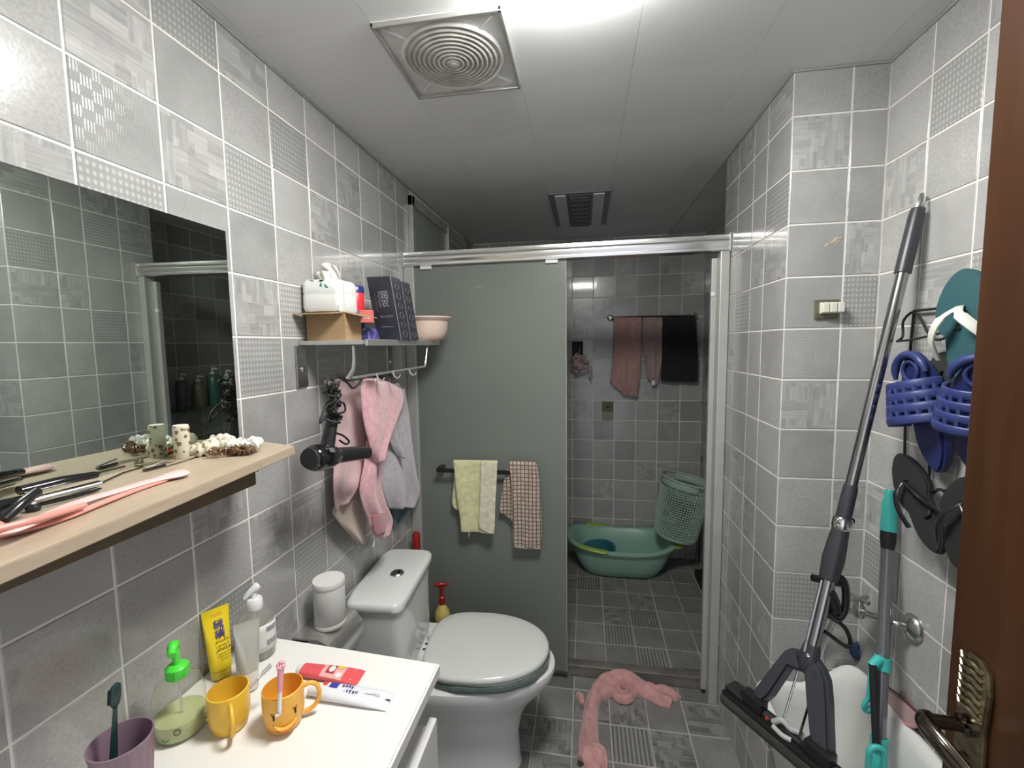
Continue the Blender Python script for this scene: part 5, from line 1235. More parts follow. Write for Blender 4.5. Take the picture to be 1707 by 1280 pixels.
Mh = frame(hA, hdv, V(0, 0, 1)); HL = hdv.length      # x along the head, y up-ish, z sideways
sw = M['rubber']
put('sponge', MB().box((-.01, -.030, -.030), (HL+.01, .0, .030), .012, Mh), mat('olive_sponge', (.035, .035, .028), .85, bump=.6, bscale=180, var=.3, vscale=30), t)
put('head_plate', MB().box((-.004, .0, -.026), (HL, .012, .026), .004, Mh), M['black'], t)
put('plate_rib', MB().box((.01, .012, -.008), (HL-.02, .022, .008), .003, Mh), M['dgrey'], t)
put('end_clip', MB().box((.0, .012, -.024), (.055, .026, .020), .005, Mh), M['rubber'], t)
for s in (.24, .78): put('joint_block', MB().box((HL*s-.03, .010, -.016), (HL*s+.03, .045, .016), .006, Mh), M['black'], t)
cg = mat('light_grey_plastic', (.40, .40, .39), .4)
put('grey_clip', MB().tube(spline([Mh @ V(HL*.44, .022, .010), Mh @ V(HL*.50, .040, .006), Mh @ V(HL*.56, .030, 0), Mh @ V(HL*.62, .034, -.004), Mh @ V(HL*.68, .016, -.008)], 5), .007, 10), cg, t)
put('grey_clip', MB().tube(spline([Mh @ V(HL*.46, .020, .020), Mh @ V(HL*.54, .018, .022), Mh @ V(HL*.60, .018, .016)], 5), .006, 10), cg, t)
for s in (.38, .44, .70): put('red_lug', MB().lathe([(.005, 0), (.005, .006), (.0, .007)], Mh @ Matrix.Translation((HL*s, .014, .008)) @ Matrix.Rotation(-PI/2, 4, 'X'), 10), mat('lug_red', (.35, .04, .04), .4) if s == .38 else bpy.data.materials['lug_red'], t)

# turquoise mop
t = thing('turquoise_mop', 'grey mop pole with turquoise grip and lever standing in the mop sink', 'mop', tuple(at(1465, 1280, 'y', 1.10)))
tq = mat('turquoise_plastic', (.055, .50, .45), .35); gpole = mat('grey_pole', (.20, .205, .215), .28, .5)
q0, q1 = at(1484, 816, 'x', XR-.018), at(1461, 1330, 'y', 1.075)
qd = q1-q0
def ql(s): return q0+qd*s
def sq(px, py): return min(range(401), key=lambda k: (lambda q: (q[0]-px)**2+(q[1]-py)**2)(proj(ql(k/400))))/400
a1, a2, a3, a4, a5, a6 = sq(1483, 834), sq(1481, 886), sq(1480, 915), sq(1470, 1100), sq(1468, 1230), sq(1466, 1280)
put('grip_tip', MB().tube([ql(.0), ql(.006), ql(a1+.005)], [.010, .0115, .0115], 16), tq, t)
put('grip', MB().tube([ql(a1), ql(a1+.01), ql(a2)], [.0145, .0165, .017], 18), tq, t)
put('black_sleeve', MB().tube([ql(a2), ql((a2+a3)/2), ql(a3)], [.0165, .0165, .0135], 18), M['rubber'], t)
put('pole', MB().tube([ql(a3-.01), ql(.97)], .0135, 18), gpole, t)
put('upper_bracket', MB().tube([ql(a4-.012), ql(a4+.03)], .0165, 16), tq, t)
u0_ = at(1456, 1103, 'y', ql(a4).y-.015)
put('bracket_arm', MB().tube([ql(a4), (ql(a4)+u0_)/2+V(0, 0, .004), u0_+V(-.004, 0, -.012)], [.012, .011, .010], 10), tq, t)
lv0, lv1 = at(1455, 1108, 'y', ql(a4).y-.02), at(1461, 1245, 'y', ql(a5).y-.02)
put('lever_bar', MB().tube([lv0, (lv0+lv1)/2, lv1], .0085, 10, flat=(1, .8)), M['rubber'], t)
put('lever_tab', MB().tube(spline([at(1453, 1112, 'y', lv0.y), at(1450, 1140, 'y', lv0.y), at(1448, 1162, 'y', lv0.y), at(1440, 1176, 'y', lv0.y), at(1446, 1186, 'y', lv0.y), at(1452, 1178, 'y', lv0.y)], 5), .0058, 10, flat=(1, .8)), tq, t)
put('lower_bracket', MB().tube([ql(a5-.005), ql(.975)], .018, 16), tq, t)
put('pull_ring', MB().tube(spline([at(a, b, 'y', ql(a6).y-.03) for a, b in ((1448, 1262), (1450, 1250), (1461, 1245), (1472, 1252), (1474, 1275), (1470, 1300), (1450, 1300), (1447, 1280))], 5, True), .0062, 10, closed=True), tq, t)

# slipper rack
t = thing('slipper_rack', 'thin black wire slipper rack hanging on the right wall', 'rack', tuple(at(1520, 520, 'x', XR-.006)))
wx = XR-.012
def wire(pts, xv=wx, r=.0026, nm='wire', cl=False):
    if isinstance(xv, (int, float)): xv = [xv]*len(pts)
    put(nm, MB().tube(spline([at(a, b, 'x', v) for (a, b), v in zip(pts, xv)], 5, cl), r, 8, closed=cl), M['rubber'], t)
wire([(1524, 518), (1516, 600), (1510, 690), (1508, 758), (1507, 768)], nm='side_wire', r=.003)
wire([(1524, 518), (1545, 516), (1590, 511), (1640, 505)], nm='top_wire', r=.003)
wire([(1550, 760), (1548, 804), (1541, 806)], nm='side_wire', r=.0026)
for dy_, nmn in ((0, 'hook_loop'), (172, 'hook_loop')):
    X_ = [wx-.045, wx-.045, wx-.02, wx, wx-.02, wx-.045, wx-.05, wx-.045, wx-.02, wx]
    P_ = [(1497, 568), (1505, 560), (1506, 535), (1522, 520), (1535, 532), (1548, 556), (1560, 566), (1578, 560), (1588, 530), (1605, 513)]
    if dy_: P_ = [(a+55 if False else a+44, b+295) for a, b in P_]
    wire(P_, X_, .0028, nmn)
wire([(1495, 569), (1520, 566), (1552, 559), (1600, 548)], [wx-.048]*4, .0026, 'front_wire')
wire([(1545, 817), (1570, 817), (1610, 816)], [wx-.03]*3, .0022, 'front_wire')

def sole_poly(L_, W_, heel=.82, n=40):
    r = []
    for k in range(n):
        a = 2*PI*k/n; y = -math.cos(a)*L_/2; x = math.sin(a)
        wv = W_/2*(1.0 if y > 0 else heel); waist = 1-.20*math.exp(-((y+.02)/(L_*.16))**2)
        r.append((x*wv*(abs(math.cos(0))*1.0)*waist*(1-abs(math.cos(a))**3*.12), y))
    return r
def slipper_frame(toe, heel, away):
    """x across, y towards toe, z out of the foot bed (towards the room)"""
    toe, heel = Vector(toe), Vector(heel); y = (toe-heel).normalized(); z = Vector(away); z = (z-y*z.dot(y)).normalized(); x = y.cross(z)
    r = Matrix((x, y, z)).transposed().to_4x4(); r.translation = (toe+heel)/2; return r, (toe-heel).length
def flipflop(name, label, toe, heel, away, W_, mt, strapmt, th=.016, post=.30, group=None, strap_r=.004, sh=.022):
    Ms, L_ = slipper_frame(toe, heel, away); t = thing(name, label, 'slipper', tuple(Ms.translation), group)
    put('sole', MB().prism(sole_poly(L_, W_), Ms @ Matrix.Translation((0, 0, -th)), th, .003), mt, t)
    y0_ = L_*post; 
    for s in (-1, 1):
        q = [Ms @ V(0, y0_, 0), Ms @ V(0, y0_-.004, .012), Ms @ V(s*.018, y0_-.028, sh), Ms @ V(s*W_*.36, y0_-.062, sh*.75), Ms @ V(s*W_*.47, y0_-.095, -.004)]
        put('strap', MB().tube(spline(q, 6), [.003]*6+[strap_r]*6+[strap_r*1.5]*6+[strap_r*1.4]*7, 10, flat=(.45, 1)), strapmt, t)
    return t, Ms, L_
tealr = mat('dark_teal_rubber', (.008, .065, .08), .55, bump=.2, bscale=300)
xw = XR-.05
flipflop('teal_flipflop', 'dark teal flip-flop with a white strap hanging from the top hook', at(1603, 448, 'x', xw), at(1614, 640, 'x', xw-.01), (-1, -.35, .1), .112, tealr, mat('white_strap', (.62, .64, .57), .4), post=.17, strap_r=.007, sh=.036)
flipflop('black_flipflop', 'black flip-flop with a grey worn bed, between the two blue slippers', at(1576, 586, 'x', XR-.020), at(1560, 690, 'x', XR-.016), (-1, -.1, 0), .098, mat('worn_black_rubber', (.035, .035, .033), .7, bump=.4, bscale=120), M['rubber'], th=.008, post=.2, sh=.010)
flipflop('black_flipflop', 'shiny black flip-flop hanging lowest on the left of the slipper rack', at(1494, 756, 'x', xw), at(1562, 922, 'x', xw-.012), (-1, -.35, .05), .088, M['rubber'], M['black'], post=.20)
flipflop('black_flipflop', 'black flip-flop half hidden behind the open door edge', at(1612, 795, 'x', xw-.01), at(1596, 948, 'x', xw-.02), (-1, -.45, .05), .085, M['rubber'], M['black'], post=.24)
blue = mat('blue_eva', (.026, .040, .15), .42, bump=.25, bscale=160)
blued = mat('dark_blue_eva', (.012, .02, .10), .5, bump=.3, bscale=160)
def slide(label, toe, heel, away, W_, sc=.0, hgt=.05):
    Ms, L_ = slipper_frame(toe, heel, away); t = thing('blue_slipper', label, 'slipper', tuple(Ms.translation), 'pair of blue slippers')
    put('sole', MB().prism(sole_poly(L_, W_, .9), Ms @ Matrix.Translation((0, 0, -.022)), .022, .005), blued, t)
    # raised heel rim
    q = []
    for k in range(15):
        a = PI*(k/14); q.append(Ms @ V(W_*.43*math.cos(a), L_*.30+L_*.185*math.sin(a), .006))
    put('bed_rim', MB().tube(q, [.004, .006]+[.0085]*11+[.006, .004], 10), blue, t)
    q = [Ms @ V(.022*math.cos(a), L_*.34+.022*math.sin(a), .004) for a in [2*PI*i/20 for i in range(20)]]
    put('bed_swirl', MB().tube(q, .004, 8, closed=True), blue, t)
    nb = 4
    for b in range(nb):
        y = L_*(.25-.094*b); y1 = y-L_*.070
        def f(u, v, y=y, y1=y1, b=b):
            a = PI*(u*1.12-.06); bul = .0018*math.sin(PI*v)
            return Ms @ V((W_*.52+bul+.004*b)*math.cos(a), y+(y1-y)*v, (hgt+bul+.004*b)*math.sin(a)-.006)
        put('strap_band', MB().grid(f, 28, 5), blue, t, solid=.006)
    lk = MB()
    for b in range(nb-1):
        y = L_*(.25-.094*b)-L_*.066
        for k in range(10):
            a = PI*(.05+.90*k/9); c = lambda rr: V((W_*.52+rr)*math.cos(a), 0, (hgt+rr)*math.sin(a)-.006)
            p = c(.004*b+.002); lk.tube([Ms @ (p+V(0, y+.004, 0)), Ms @ (p+V(0, y-L_*.034, 0))], .0055, 6)
    put('strap_links', lk, blue, t, kind='stuff')
    return t
slide('blue woven-look slipper on the left of the slipper rack, strap facing the room', at(1513, 588, 'x', xw-.012), at(1560, 788, 'x', xw+.012), (-1, .05, .18), .108)
slide('lighter lit blue slipper at the door edge of the slipper rack', at(1640, 592, 'x', xw-.03), at(1628, 792, 'x', xw-.005), (-1, -.65, .2), .100)

# ================================================================== DOOR
t = thing('door_1', '', 'door', (.58, .40, 0)); del t['label'], t['category']; t['kind'] = 'structure'
DXF = .575
dE = at(1586, 1069, 'x', DXF).y
put('door_leaf', MB().box((DXF, -.02, .006), (DXF+.042, dE, 2.03), .002), M['brown_door'], t)
pp0 = at(1608, 1112, 'x', DXF); zc_ = at(1600, 1195, 'x', DXF-.02).z
yh = dE-.052
hnd = put('handle_plate', MB().prism([(-.022, -.10), (-.026, -.07), (-.024, .0), (-.028, .055), (-.024, .085), (-.010, .098), (.010, .098), (.024, .085), (.028, .055), (.024, .0), (.026, -.07), (.022, -.10)], frame((DXF, yh, zc_-.0), (0, -1, 0), (0, 0, 1)), .009, .003), M['gold'], t)
for k in range(7):
    z = zc_+.088-k*.012
    put('plate_scroll', MB().tube(spline([V(DXF-.010, yh-.018, z-.006), V(DXF-.014, yh-.004, z+.002), V(DXF-.014, yh+.010, z-.002), V(DXF-.010, yh+.019, z+.005)], 4), .0028, 8), M['gold'], hnd)
l0 = V(DXF-.008, yh+.0, zc_-.012); l1 = l0+V(-.058, 0, .002)
put('spindle', MB().tube([l0, l0+V(-.01, 0, 0), l0+V(-.012, 0, 0), l1], [.015, .015, .010, .010], 18), M['nickel'], t)
lv = spline([l1+V(.008, .004, 0), l1+V(-.006, -.006, .002), l1+V(-.004, -.040, -.004), l1+V(.006, -.080, -.018), l1+V(.012, -.125, -.022)], 7)
put('lever', MB().tube(lv, [.010+.003*math.sin(PI*min(1, i/len(lv)*1.1)) for i in range(len(lv))], 16, flat=(1.15, .8)), M['nickel'], t)
put('keyhole', MB().lathe([(.008, 0), (.008, .003), (.003, .003), (.0, .001)], axis_frame((DXF-.0088, yh, zc_-.065), (DXF-.05, yh, zc_-.065)), 16), M['nickel'], t)
fj = put('trim_5', MB().box((.64, YF-.13, 0), (.69, YF+.006, 2.1), .003), M['brown_door']); fj['kind'] = 'structure'

# ================================================================== SHOWER ROOM
yw = YB-.05
t = thing('shower_towel_bar', 'steel double towel bar on the back wall of the shower', 'towel bar', (.44, YB, 1.66))
bl, br_ = at(1018, 527, 'y', yw), at(1160, 530, 'y', yw)
zb_ = (bl.z+br_.z)/2
put('bar', MB().tube([(bl.x, yw, zb_), (br_.x, yw, zb_)], .009, 12), M['nickel'], t)
put('bar', MB().tube([(bl.x, YB-.022, zb_+.006), (br_.x, YB-.022, zb_+.006)], .006, 12), M['chrome_dull'], t)
for x in (bl.x, br_.x):
    put('bracket', MB().tube([(x, YB-.001, zb_+.004), (x, yw-.008, zb_)], .009, 10), M['chrome_dull'], t)
    put('flange', MB().lathe([(.022, 0), (.022, .005), (.012, .010)], axis_frame((x, YB-.0005, zb_+.004), (x, YB-.1, zb_+.004)), 20), M['chrome_dull'], t)
yt2 = yw-.014
def wtowel(name, label, rows, mt, seed, back=None, **k):
    t = thing(name, label, 'towel', tuple(at(rows[-1][0][0], rows[-1][0][1], 'y', yt2)))
    cloth('front_layer', pxs(rows, 'y', yt2), mt, t, seed=seed, **k)
    b = back or [rows[0], ((rows[0][0][0]-1, rows[0][0][1]+45), (rows[0][1][0]-1, rows[0][1][1]+45))]
    cloth('back_layer', pxs(b, 'y', yw+.014), mt, t, folds=1.5, amp=.004, seed=seed+1, nv=12)
    l, r = rows[0]
    cloth('top_fold', [(at(l[0], l[1], 'y', yt2), at(r[0], r[1], 'y', yt2)), (at(l[0], l[1]-3, 'y', yw), at(r[0], r[1]-3, 'y', yw)), (at(l[0], l[1], 'y', yw+.014), at(r[0], r[1], 'y', yw+.014))], mt, t, folds=1, amp=0, nv=6)
wtowel('pink_shower_towel', 'dusty pink towel on the left of the shower towel bar', [((1023, 531), (1070, 531)), ((1024, 570), (1069, 570)), ((1022, 610), (1068, 608)), ((1020, 638), (1066, 635)), ((1030, 648), (1064, 650)), ((1040, 658), (1062, 662))], fuzzy('dusty_pink_towel', (.44, .27, .25), .1, 30), 31, folds=2.5, amp=.010,
       back=[((1024, 531), (1071, 531)), ((1022, 590), (1060, 590)), ((1017, 640), (1040, 640))])
wtowel('mauve_shower_towel', 'greyish pink folded towel in the middle of the shower towel bar', [((1072, 531), (1104, 531)), ((1072, 570), (1103, 568)), ((1076, 600), (1103, 600)), ((1078, 625), (1100, 618)), ((1084, 634), (1098, 630)), ((1088, 642), (1094, 640))], fuzzy('mauve_towel', (.36, .27, .25), .12, 30), 33, folds=1.8, amp=.012,
       back=[((1073, 531), (1104, 531)), ((1080, 590), (1104, 590)), ((1082, 630), (1100, 620))])
wtowel('black_shower_towel', 'black waffle towel on the right of the shower towel bar', [((1105, 532), (1160, 533)), ((1104, 570), (1162, 572)), ((1103, 605), (1164, 608)), ((1102, 636), (1164, 637))], fuzzy('black_waffle_towel', (.022, .022, .024), .3, 120, bump=1.0, bs=140), 35, folds=2.0, amp=.010)
# towel label
put('care_label', MB().box(tuple(at(1086, 634, 'y', yt2-.012)), tuple(at(1092, 642, 'y', yt2-.013)), 0), M['white_pl'], bpy.data.objects['mauve_shower_towel'])

t = thing('bath_sponge', 'pinkish net bath puff hanging on the back wall', 'bath puff', tuple(at(965, 620, 'y', YB-.06)))
pc = at(965, 606, 'y', YB-.068); nt = mat('pink_net', (.42, .32, .32), .7, var=.2, vscale=60); rd = random.Random(9)
for k in range(16):
    ax = V(rd.uniform(-1, 1), rd.uniform(-1, 1), rd.uniform(-1, 1)).normalized(); Mk = axis_frame(pc, pc+ax); R_ = rd.uniform(.035, .062); ph = rd.uniform(0, 6)
    put('net_ruffle', MB().tube([Mk @ V((R_+.006*math.sin(7*a+ph))*math.cos(a), (R_+.006*math.sin(7*a+ph))*math.sin(a), .012*math.sin(5*a+ph)) for a in [2*PI*i/36 for i in range(36)]], .0055, 6, closed=True, flat=(1.5, .5)), nt, t)
put('core', MB().lathe([(.0, -.05), (.035, -.035), (.05, 0), (.035, .035), (.0, .05)], Matrix.Translation(pc), 18), nt, t)
put('hanging_cord', MB().tube(spline([pc+V(.03, -.04, -.01), at(984, 612, 'y', YB-.08), at(987, 622, 'y', YB-.07), at(983, 630, 'y', YB-.06), at(981, 618, 'y', YB-.06), at(986, 637, 'y', YB-.06)], 6), .004, 6), nt, t)
put('cord_to_hook', MB().tube([pc+V(0, 0, .05), at(966, 580, 'y', YB-.03)], .003, 6), nt, t)
t = tag(put('wall_box', MB().box((at(954, 570, 'y', YB).x, YB-.022, at(960, 600, 'y', YB).z), (at(972, 570, 'y', YB).x, YB-.0005, at(960, 569, 'y', YB).z), .004), M['rubber']), 'dark switch box on the back wall behind the bath puff', 'switch box')
t = thing('wall_socket', 'olive metal socket cover low on the back wall of the shower', 'socket', tuple(at(1013, 690, 'y', YB)))
a_, b_ = at(1004, 669, 'y', YB), at(1022, 700, 'y', YB)
mz = a_.z+(b_.z-a_.z)*.55
put('cover_plate', MB().box((a_.x, YB-.010, mz), (b_.x, YB-.0005, a_.z), .003), mat('olive_cover', (.09, .10, .025), .4, .3), t)
put('lower_plate', MB().box((a_.x, YB-.007, b_.z), (b_.x, YB-.0005, mz), .002), mat('pale_green_cover', (.22, .24, .16), .4), t)
put('socket_hole', MB().lathe([(.010, 0), (.010, .002), (.0, .002)], axis_frame(((a_.x+b_.x)/2, YB-.0095, (a_.z+mz)/2), ((a_.x+b_.x)/2, YB-.1, (a_.z+mz)/2)), 14), M['rubber'], t)

# baby bath
t = thing('baby_bath', 'mint green baby bath tub with lime handles on the shower floor', 'bath tub', (.23, 2.94, 0))
mint = mat('mint_plastic', (.30, .50, .40), .32); lime = mat('lime_plastic', (.30, .44, .07), .35)
bx, by = .232, 2.945
def tr_(a, b, z, e=3.4, dx=0, wob=0):
    r = superellipse(bx+dx, by, a, b, 72, e, z)
    for p in r:
        p.z += wob*((p.x-bx)/.35)**2
    return r
W_ = .035
put('tub_shell', MB().ring_loft([tr_(.205, .10, .004, 3.6), tr_(.225, .115, .012, 3.4), tr_(.27, .15, .07, 3.2), tr_(.30, .175, .13, 3.0), tr_(.318, .190, .18, 3.0, wob=W_), tr_(.345, .210, .188, 3.0, wob=W_), tr_(.354, .216, .200, 3.0, wob=W_), tr_(.352, .215, .212, 3.0, wob=W_), tr_(.342, .208, .216, 3.0, wob=W_), tr_(.318, .190, .214, 3.0, wob=W_), tr_(.305, .178, .200, 3.0, wob=W_), tr_(.285, .160, .14, 3.0), tr_(.245, .125, .03, 3.2), tr_(.20, .09, .016, 3.4)]), mint, t)
def rimarc(a0, a1, out, z, r, nme='lime_handle', n=14):
    q = []
    for k in range(n+1):
        a = a0+(a1-a0)*k/n; e = 3.0; c, s = math.cos(a), math.sin(a)
        x = (.345+out)*math.copysign(abs(c)**(2/e), c); y = (.208+out)*math.copysign(abs(s)**(2/e), s)
        q.append(V(bx+x, by+y, z+W_*(x/.35)**2))
    put(nme, MB().tube(q, [r*.6]+[r]*(n-1)+[r*.6], 12, flat=(.75, 1.3)), lime, t)
rimarc(PI*1.26, PI*1.46, .004, .214, .017); rimarc(PI*.54, PI*.68, .0, .216, .016); rimarc(-.42, .30, .012, .204, .024)
t = thing('blue_basin', 'dark teal blue round wash basin lying inside the baby bath', 'basin', (.13, 2.95, .02))
c = at(996, 912, 'z', .15); 
Mb = Matrix.Translation((c.x+.01, c.y, .06)) @ Euler((.10, -.16, 0)).to_matrix().to_4x4()
put('bowl_shell', MB().lathe([(.0, .0), (.080, .0), (.088, .006), (.112, .070), (.122, .078), (.126, .082), (.122, .086), (.110, .082), (.084, .012), (.0, .006)], Mb, 40, False, False), mat('teal_blue_plastic', (.03, .16, .19), .3), t)
# laundry basket
t = thing('laundry_basket', 'pale mint perforated laundry basket tilted on the end of the baby bath', 'laundry basket', (.585, 2.86, .25))
bk = mat('pale_mint_plastic', (.36, .48, .42), .4)
B0 = V(.570, 2.905, .275); up_ = V(.20, .03, 1).normalized(); Mk = axis_frame(B0, B0+up_, (0, 1, 0))
Hb, rb0, rb1 = .385, .128, .158
nA, nZ = 56, 20
def br(z, k=0): return rb0+(rb1-rb0)*z/Hb+k
mb = MB(); z0_, z1_ = .02, Hb-.055
vs = [Mk @ V(br(z)*math.cos(2*PI*i/nA), br(z)*math.sin(2*PI*i/nA), z) for z in [z0_+(z1_-z0_)*j/nZ for j in range(nZ+1)] for i in range(nA)]
mb.add(vs, [[j*nA+i, j*nA+(i+1) % nA, (j+1)*nA+(i+1) % nA, (j+1)*nA+i] for j in range(nZ) for i in range(nA)], False)
put('perforated_wall', mb, bk, t, wire=.0082)
put('base', MB().lathe([(.0, 0), (rb0*.96, 0), (rb0, .004), (br(.022, .001), .022), (br(.022, -.003), .022), (rb0*.95, .006), (.0, .004)], Mk, nA, False, False), bk, t)
# rim with two hand holes: top band built from arcs
zt0, zt1 = z1_-.002, Hb
def arcband(a0, a1, za, zb, name, r_extra=.0):
    g = MB().grid(lambda u, v: Mk @ V(br(za+(zb-za)*v, r_extra)*math.cos(a0+(a1-a0)*u), br(za+(zb-za)*v, r_extra)*math.sin(a0+(a1-a0)*u), za+(zb-za)*v), 40, 3)
    return put(name, g, bk, t, solid=.004)
hole = [( .25, .95), (.25+PI, .95+PI)]
arcband(.25+.70, .25+PI, zt0, zt1-.012, 'top_band'); arcband(.95+PI, .25+2*PI, zt0, zt1-.012, 'top_band')
arcband(.25, .95, zt0, zt0+.018, 'handle_sill'); arcband(.25+PI, .95+PI, zt0, zt0+.018, 'handle_sill')
put('rim', MB().tube([Mk @ V(br(Hb, .002)*math.cos(2*PI*i/nA), br(Hb, .002)*math.sin(2*PI*i/nA), Hb-.006) for i in range(nA)], .0075, 10, closed=True), bk, t)
put('maker_plate', MB().grid(lambda u, v: Mk @ V(br(.28+.03*v, .003)*math.cos(-2.55+.5*u), br(.28+.03*v, .003)*math.sin(-2.55+.5*u), .28+.03*v), 10, 2), bk, t, solid=.003)
# inner lining so that the basket reads dark behind the holes is not needed: it is empty

t = thing('black_brush', 'black floor brush standing in the corner behind the laundry basket', 'brush', (.735, 2.86, 0))
put('brush_head', MB().box((.700, 2.76, .0), (.770, 2.92, .06), .01), M['rubber'], t)
put('handle_stub', MB().tube([(.735, 2.84, .06), (.745, 2.84, .30)], .012, 12), M['black'], t)
t = thing('shower_mop', 'thin steel mop with pale green strands on top, standing in the shower corner', 'mop', (.762, 3.14, 0))
m0, m1_ = V(.764, 3.135, 0), at(1181, 640, 'y', 3.135)
put('pole', MB().tube([m0, m1_], .009, 12), M['steel'], t)
mz = at(1176, 773, 'y', 3.03).z
fr_ = (mz-m0.z)/(m1_.z-m0.z); pm = m0.lerp(m1_, fr_)
put('purple_clip', MB().tube([pm+V(0, 0, -.022), pm+V(0, 0, .022)], .0155, 12), mat('purple_plastic', (.06, .02, .16), .4), t)
rd = random.Random(3)
gs = mat('pale_green_yarn', (.16, .25, .19), .95)
for k in range(14):
    a = 2*PI*k/14; d = V(.016*math.cos(a), .016*math.sin(a), 0)
    put('strand', MB().tube(spline([m1_+V(0, 0, .02), m1_+d*1.2+V(0, 0, .05+.02*rd.random()), m1_+d*1.6+V(0, 0, .0), m1_+d*1.5+V(0, 0, -.09-.06*rd.random())], 5), .005, 6), gs, t)
t = thing('rust_brush', 'rust and pink scrubbing brush hanging beside the mop in the shower', 'brush', tuple(at(1184, 735, 'y', 2.9)))
c0_, c1_ = at(1184, 735, 'y', 2.93), at(1184, 697, 'y', 2.93)
put('handle', MB().tube([c0_, c0_.lerp(c1_, .6), c1_], [.008, .010, .013], 10, flat=(.6, 1)), mat('rust_plastic', (.25, .09, .06), .5), t)
put('pink_part', MB().tube([c0_+V(.012, 0, .02), c0_.lerp(c1_, .7)+V(.012, 0, 0)], .006, 8), mat('old_pink', (.45, .28, .26), .5), t)

# corner shelf with bottles on the hidden right wall of the shower (seen in the mirror)
t = thing('glass_shelf', 'narrow glass shelf on the right wall of the shower, seen in the mirror', 'shelf', (XR-.05, 2.4, 1.16))
put('glass_plate', MB().box((XR-.11, 2.12, 1.160), (XR-.002, 2.78, 1.168), .001), thin_clear('shelf_glass', (.7, .8, .75), .05, .1), t)
for y in (2.2, 2.7): put('bracket', MB().box((XR-.10, y-.008, 1.150), (XR-.001, y+.008, 1.160), .002), M['chrome_dull'], t)
SB = [((.04, .05, .25), 'dark blue pump bottle on the shower glass shelf, seen in the mirror', 2.66), ((.35, .37, .38), 'grey pump bottle with a white head on the shower glass shelf', 2.55), ((.06, .16, .12), 'dark green pump bottle on the shower glass shelf', 2.44), ((.20, .17, .12), 'brown pump bottle on the shower glass shelf', 2.33), ((.12, .13, .14), 'charcoal pump bottle at the near end of the shower glass shelf', 2.22)]
for k, (c_, lb, y) in enumerate(SB):
    t = thing('shower_bottle', lb, 'bottle', (XR-.055, y, 1.168), 'bottles on the shower glass shelf'); Mq = Matrix.Translation((XR-.055, y, 1.1685)); h = .15+.02*(k % 3)
    put('body', MB().lathe([(.0, 0), (.030, 0), (.033, .004), (.033, h-.02), (.022, h-.004), (.012, h)], Mq, 24), mat('bottle_colour%d' % k, c_, .3), t)
    put('pump', MB().lathe([(.013, h), (.013, h+.014), (.005, h+.016), (.005, h+.034)], Mq, 16), M['white_pl'], t)
    put('pump_spout', MB().tube([Mq @ V(.0, 0, h+.036), Mq @ V(-.034, 0, h+.032)], .006, 8), M['white_pl'], t)

# floor cloth
t = thing('floor_towel', 'crumpled pink towel on the floor in front of the shower sill', 'towel', tuple(at(1040, 1160, 'z', 0)))
fcl = fuzzy('floor_pink_towel', (.58, .31, .30), .16, 35, bump=1.0, bs=220)
def ribbon(name, pts, ws_, hs, seed=0, n=22, amp=.004):
    rd = random.Random(seed); P_ = spline(pts, 8); N_ = len(P_); rg = []
    f = lambda arr, s: arr[min(len(arr)-2, int(s*(len(arr)-1)))]*(1-(s*(len(arr)-1)-min(len(arr)-2, int(s*(len(arr)-1)))))+arr[min(len(arr)-2, int(s*(len(arr)-1)))+1]*(s*(len(arr)-1)-min(len(arr)-2, int(s*(len(arr)-1))))
    p1, p2 = rd.uniform(0, 6), rd.uniform(0, 6)
    for i, p in enumerate(P_):
        a = P_[max(0, i-1)]; b = P_[min(N_-1, i+1)]; d = (b-a).normalized(); sd = V(-d.y, d.x, 0).normalized(); s = i/(N_-1)
        w_, h_ = f(ws_, s), f(hs, s); ring = []
        for k in range(n):
            t_ = 2*PI*k/n; c, q = math.cos(t_), math.sin(t_)
            zz = max(0.001, h_*q) if q > 0 else 0.001
            bump = amp*(math.sin(5*t_+p1+.9*math.sin(i*.35))+.7*math.sin(9*t_+i*.5+p2)) if q > .1 else 0
            ring.append(V(p.x, p.y, p.z)+sd*(w_*math.copysign(abs(c)**.8, c)+.3*bump)+V(0, 0, zz+bump*min(1, q*2)))
        rg.append(ring)
    return put(name, MB().ring_loft(rg), fcl, t, sub=1)
def fz(a, b, z=0.0): return at(a, b, 'z', .008) + V(0, 0, z-.008)
def fa(a, b, zp):
    p = at(a, b, 'z', zp); return V(p.x, min(p.y, 1.905), 0)
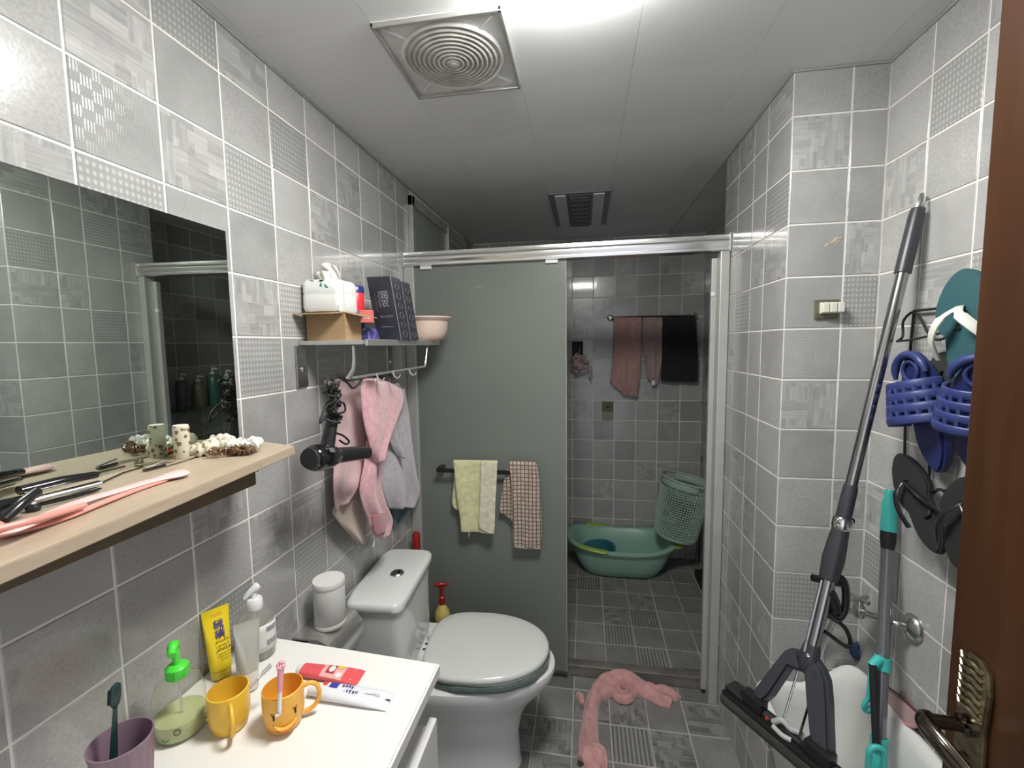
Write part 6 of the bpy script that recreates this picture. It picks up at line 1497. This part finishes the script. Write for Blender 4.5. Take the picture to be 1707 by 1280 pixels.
ribbon('long_fold', [fz(990, 1290), fz(985, 1262), fz(982, 1235), fz(984, 1200), fa(988, 1168, .02), fa(997, 1146, .03), fa(1012, 1130, .04), fa(1032, 1122, .05), fa(1052, 1126, .05), fa(1068, 1138, .04), fa(1084, 1152, .02), fz(1100, 1164), fz(1120, 1172)], [.030, .046, .040, .032, .030, .034, .034, .032, .030, .030, .032, .034, .026], [.03, .040, .032, .030, .040, .050, .062, .070, .066, .050, .034, .026, .018], 1, amp=.006)
ribbon('side_fold', [fa(1078, 1140, .03), fa(1092, 1148, .02), fz(1108, 1152), fz(1122, 1158), fz(1132, 1166)], [.018, .022, .024, .024, .014], [.04, .036, .032, .026, .02], 2, amp=.005)
q = []
cc = fz(1040, 1158)
for k in range(34): 
    a = k*.42; r = .050-.040*k/34; q.append(cc+V(r*math.cos(a), r*1.05*math.sin(a), .0+.014*k/34))
ribbon('coiled_end', q, [.012, .014, .012, .010, .008], [.030, .034, .036, .034, .03], 3, n=14, amp=.002)
ribbon('inner_fold', [fa(1002, 1160, .02), fa(1012, 1148, .03), fa(1022, 1139, .03), fa(1034, 1134, .04), fa(1044, 1133, .04), fa(1052, 1137, .04)], [.016, .020, .020, .018, .016, .012], [.035, .04, .042, .04, .038, .034], 4, amp=.003)
ribbon('frill', [fz(962, 1156), fz(968, 1162), fz(972, 1172)], [.012, .016, .010], [.018, .02, .014], 5, amp=.004)
ribbon('bunched_end', [fz(968, 1270), fz(984, 1258), fz(1000, 1262), fz(1003, 1285)], [.020, .030, .028, .02], [.035, .048, .044, .03], 6, amp=.005)
put('dark_hem', MB().tube(spline([fz(963, 1272, .012), fz(975, 1276, .012), fz(990, 1280, .014), fz(998, 1290, .01)], 4), .006, 8), mat('dark_hem', (.03, .03, .025), .9), t)

# floor drain by the sill of the shower
t = thing('floor_drain', 'small steel floor drain near the right end of the shower sill', 'drain', (.50, 2.03, 0))
put('grate', MB().box((.455, 2.0, 0), (.545, 2.055, .003), .001), M['chrome_dull'], t)
for k in range(5): put('slot', MB().box((.465+k*.016, 2.008, .0028), (.473+k*.016, 2.047, .0036)), M['rubber'], t)
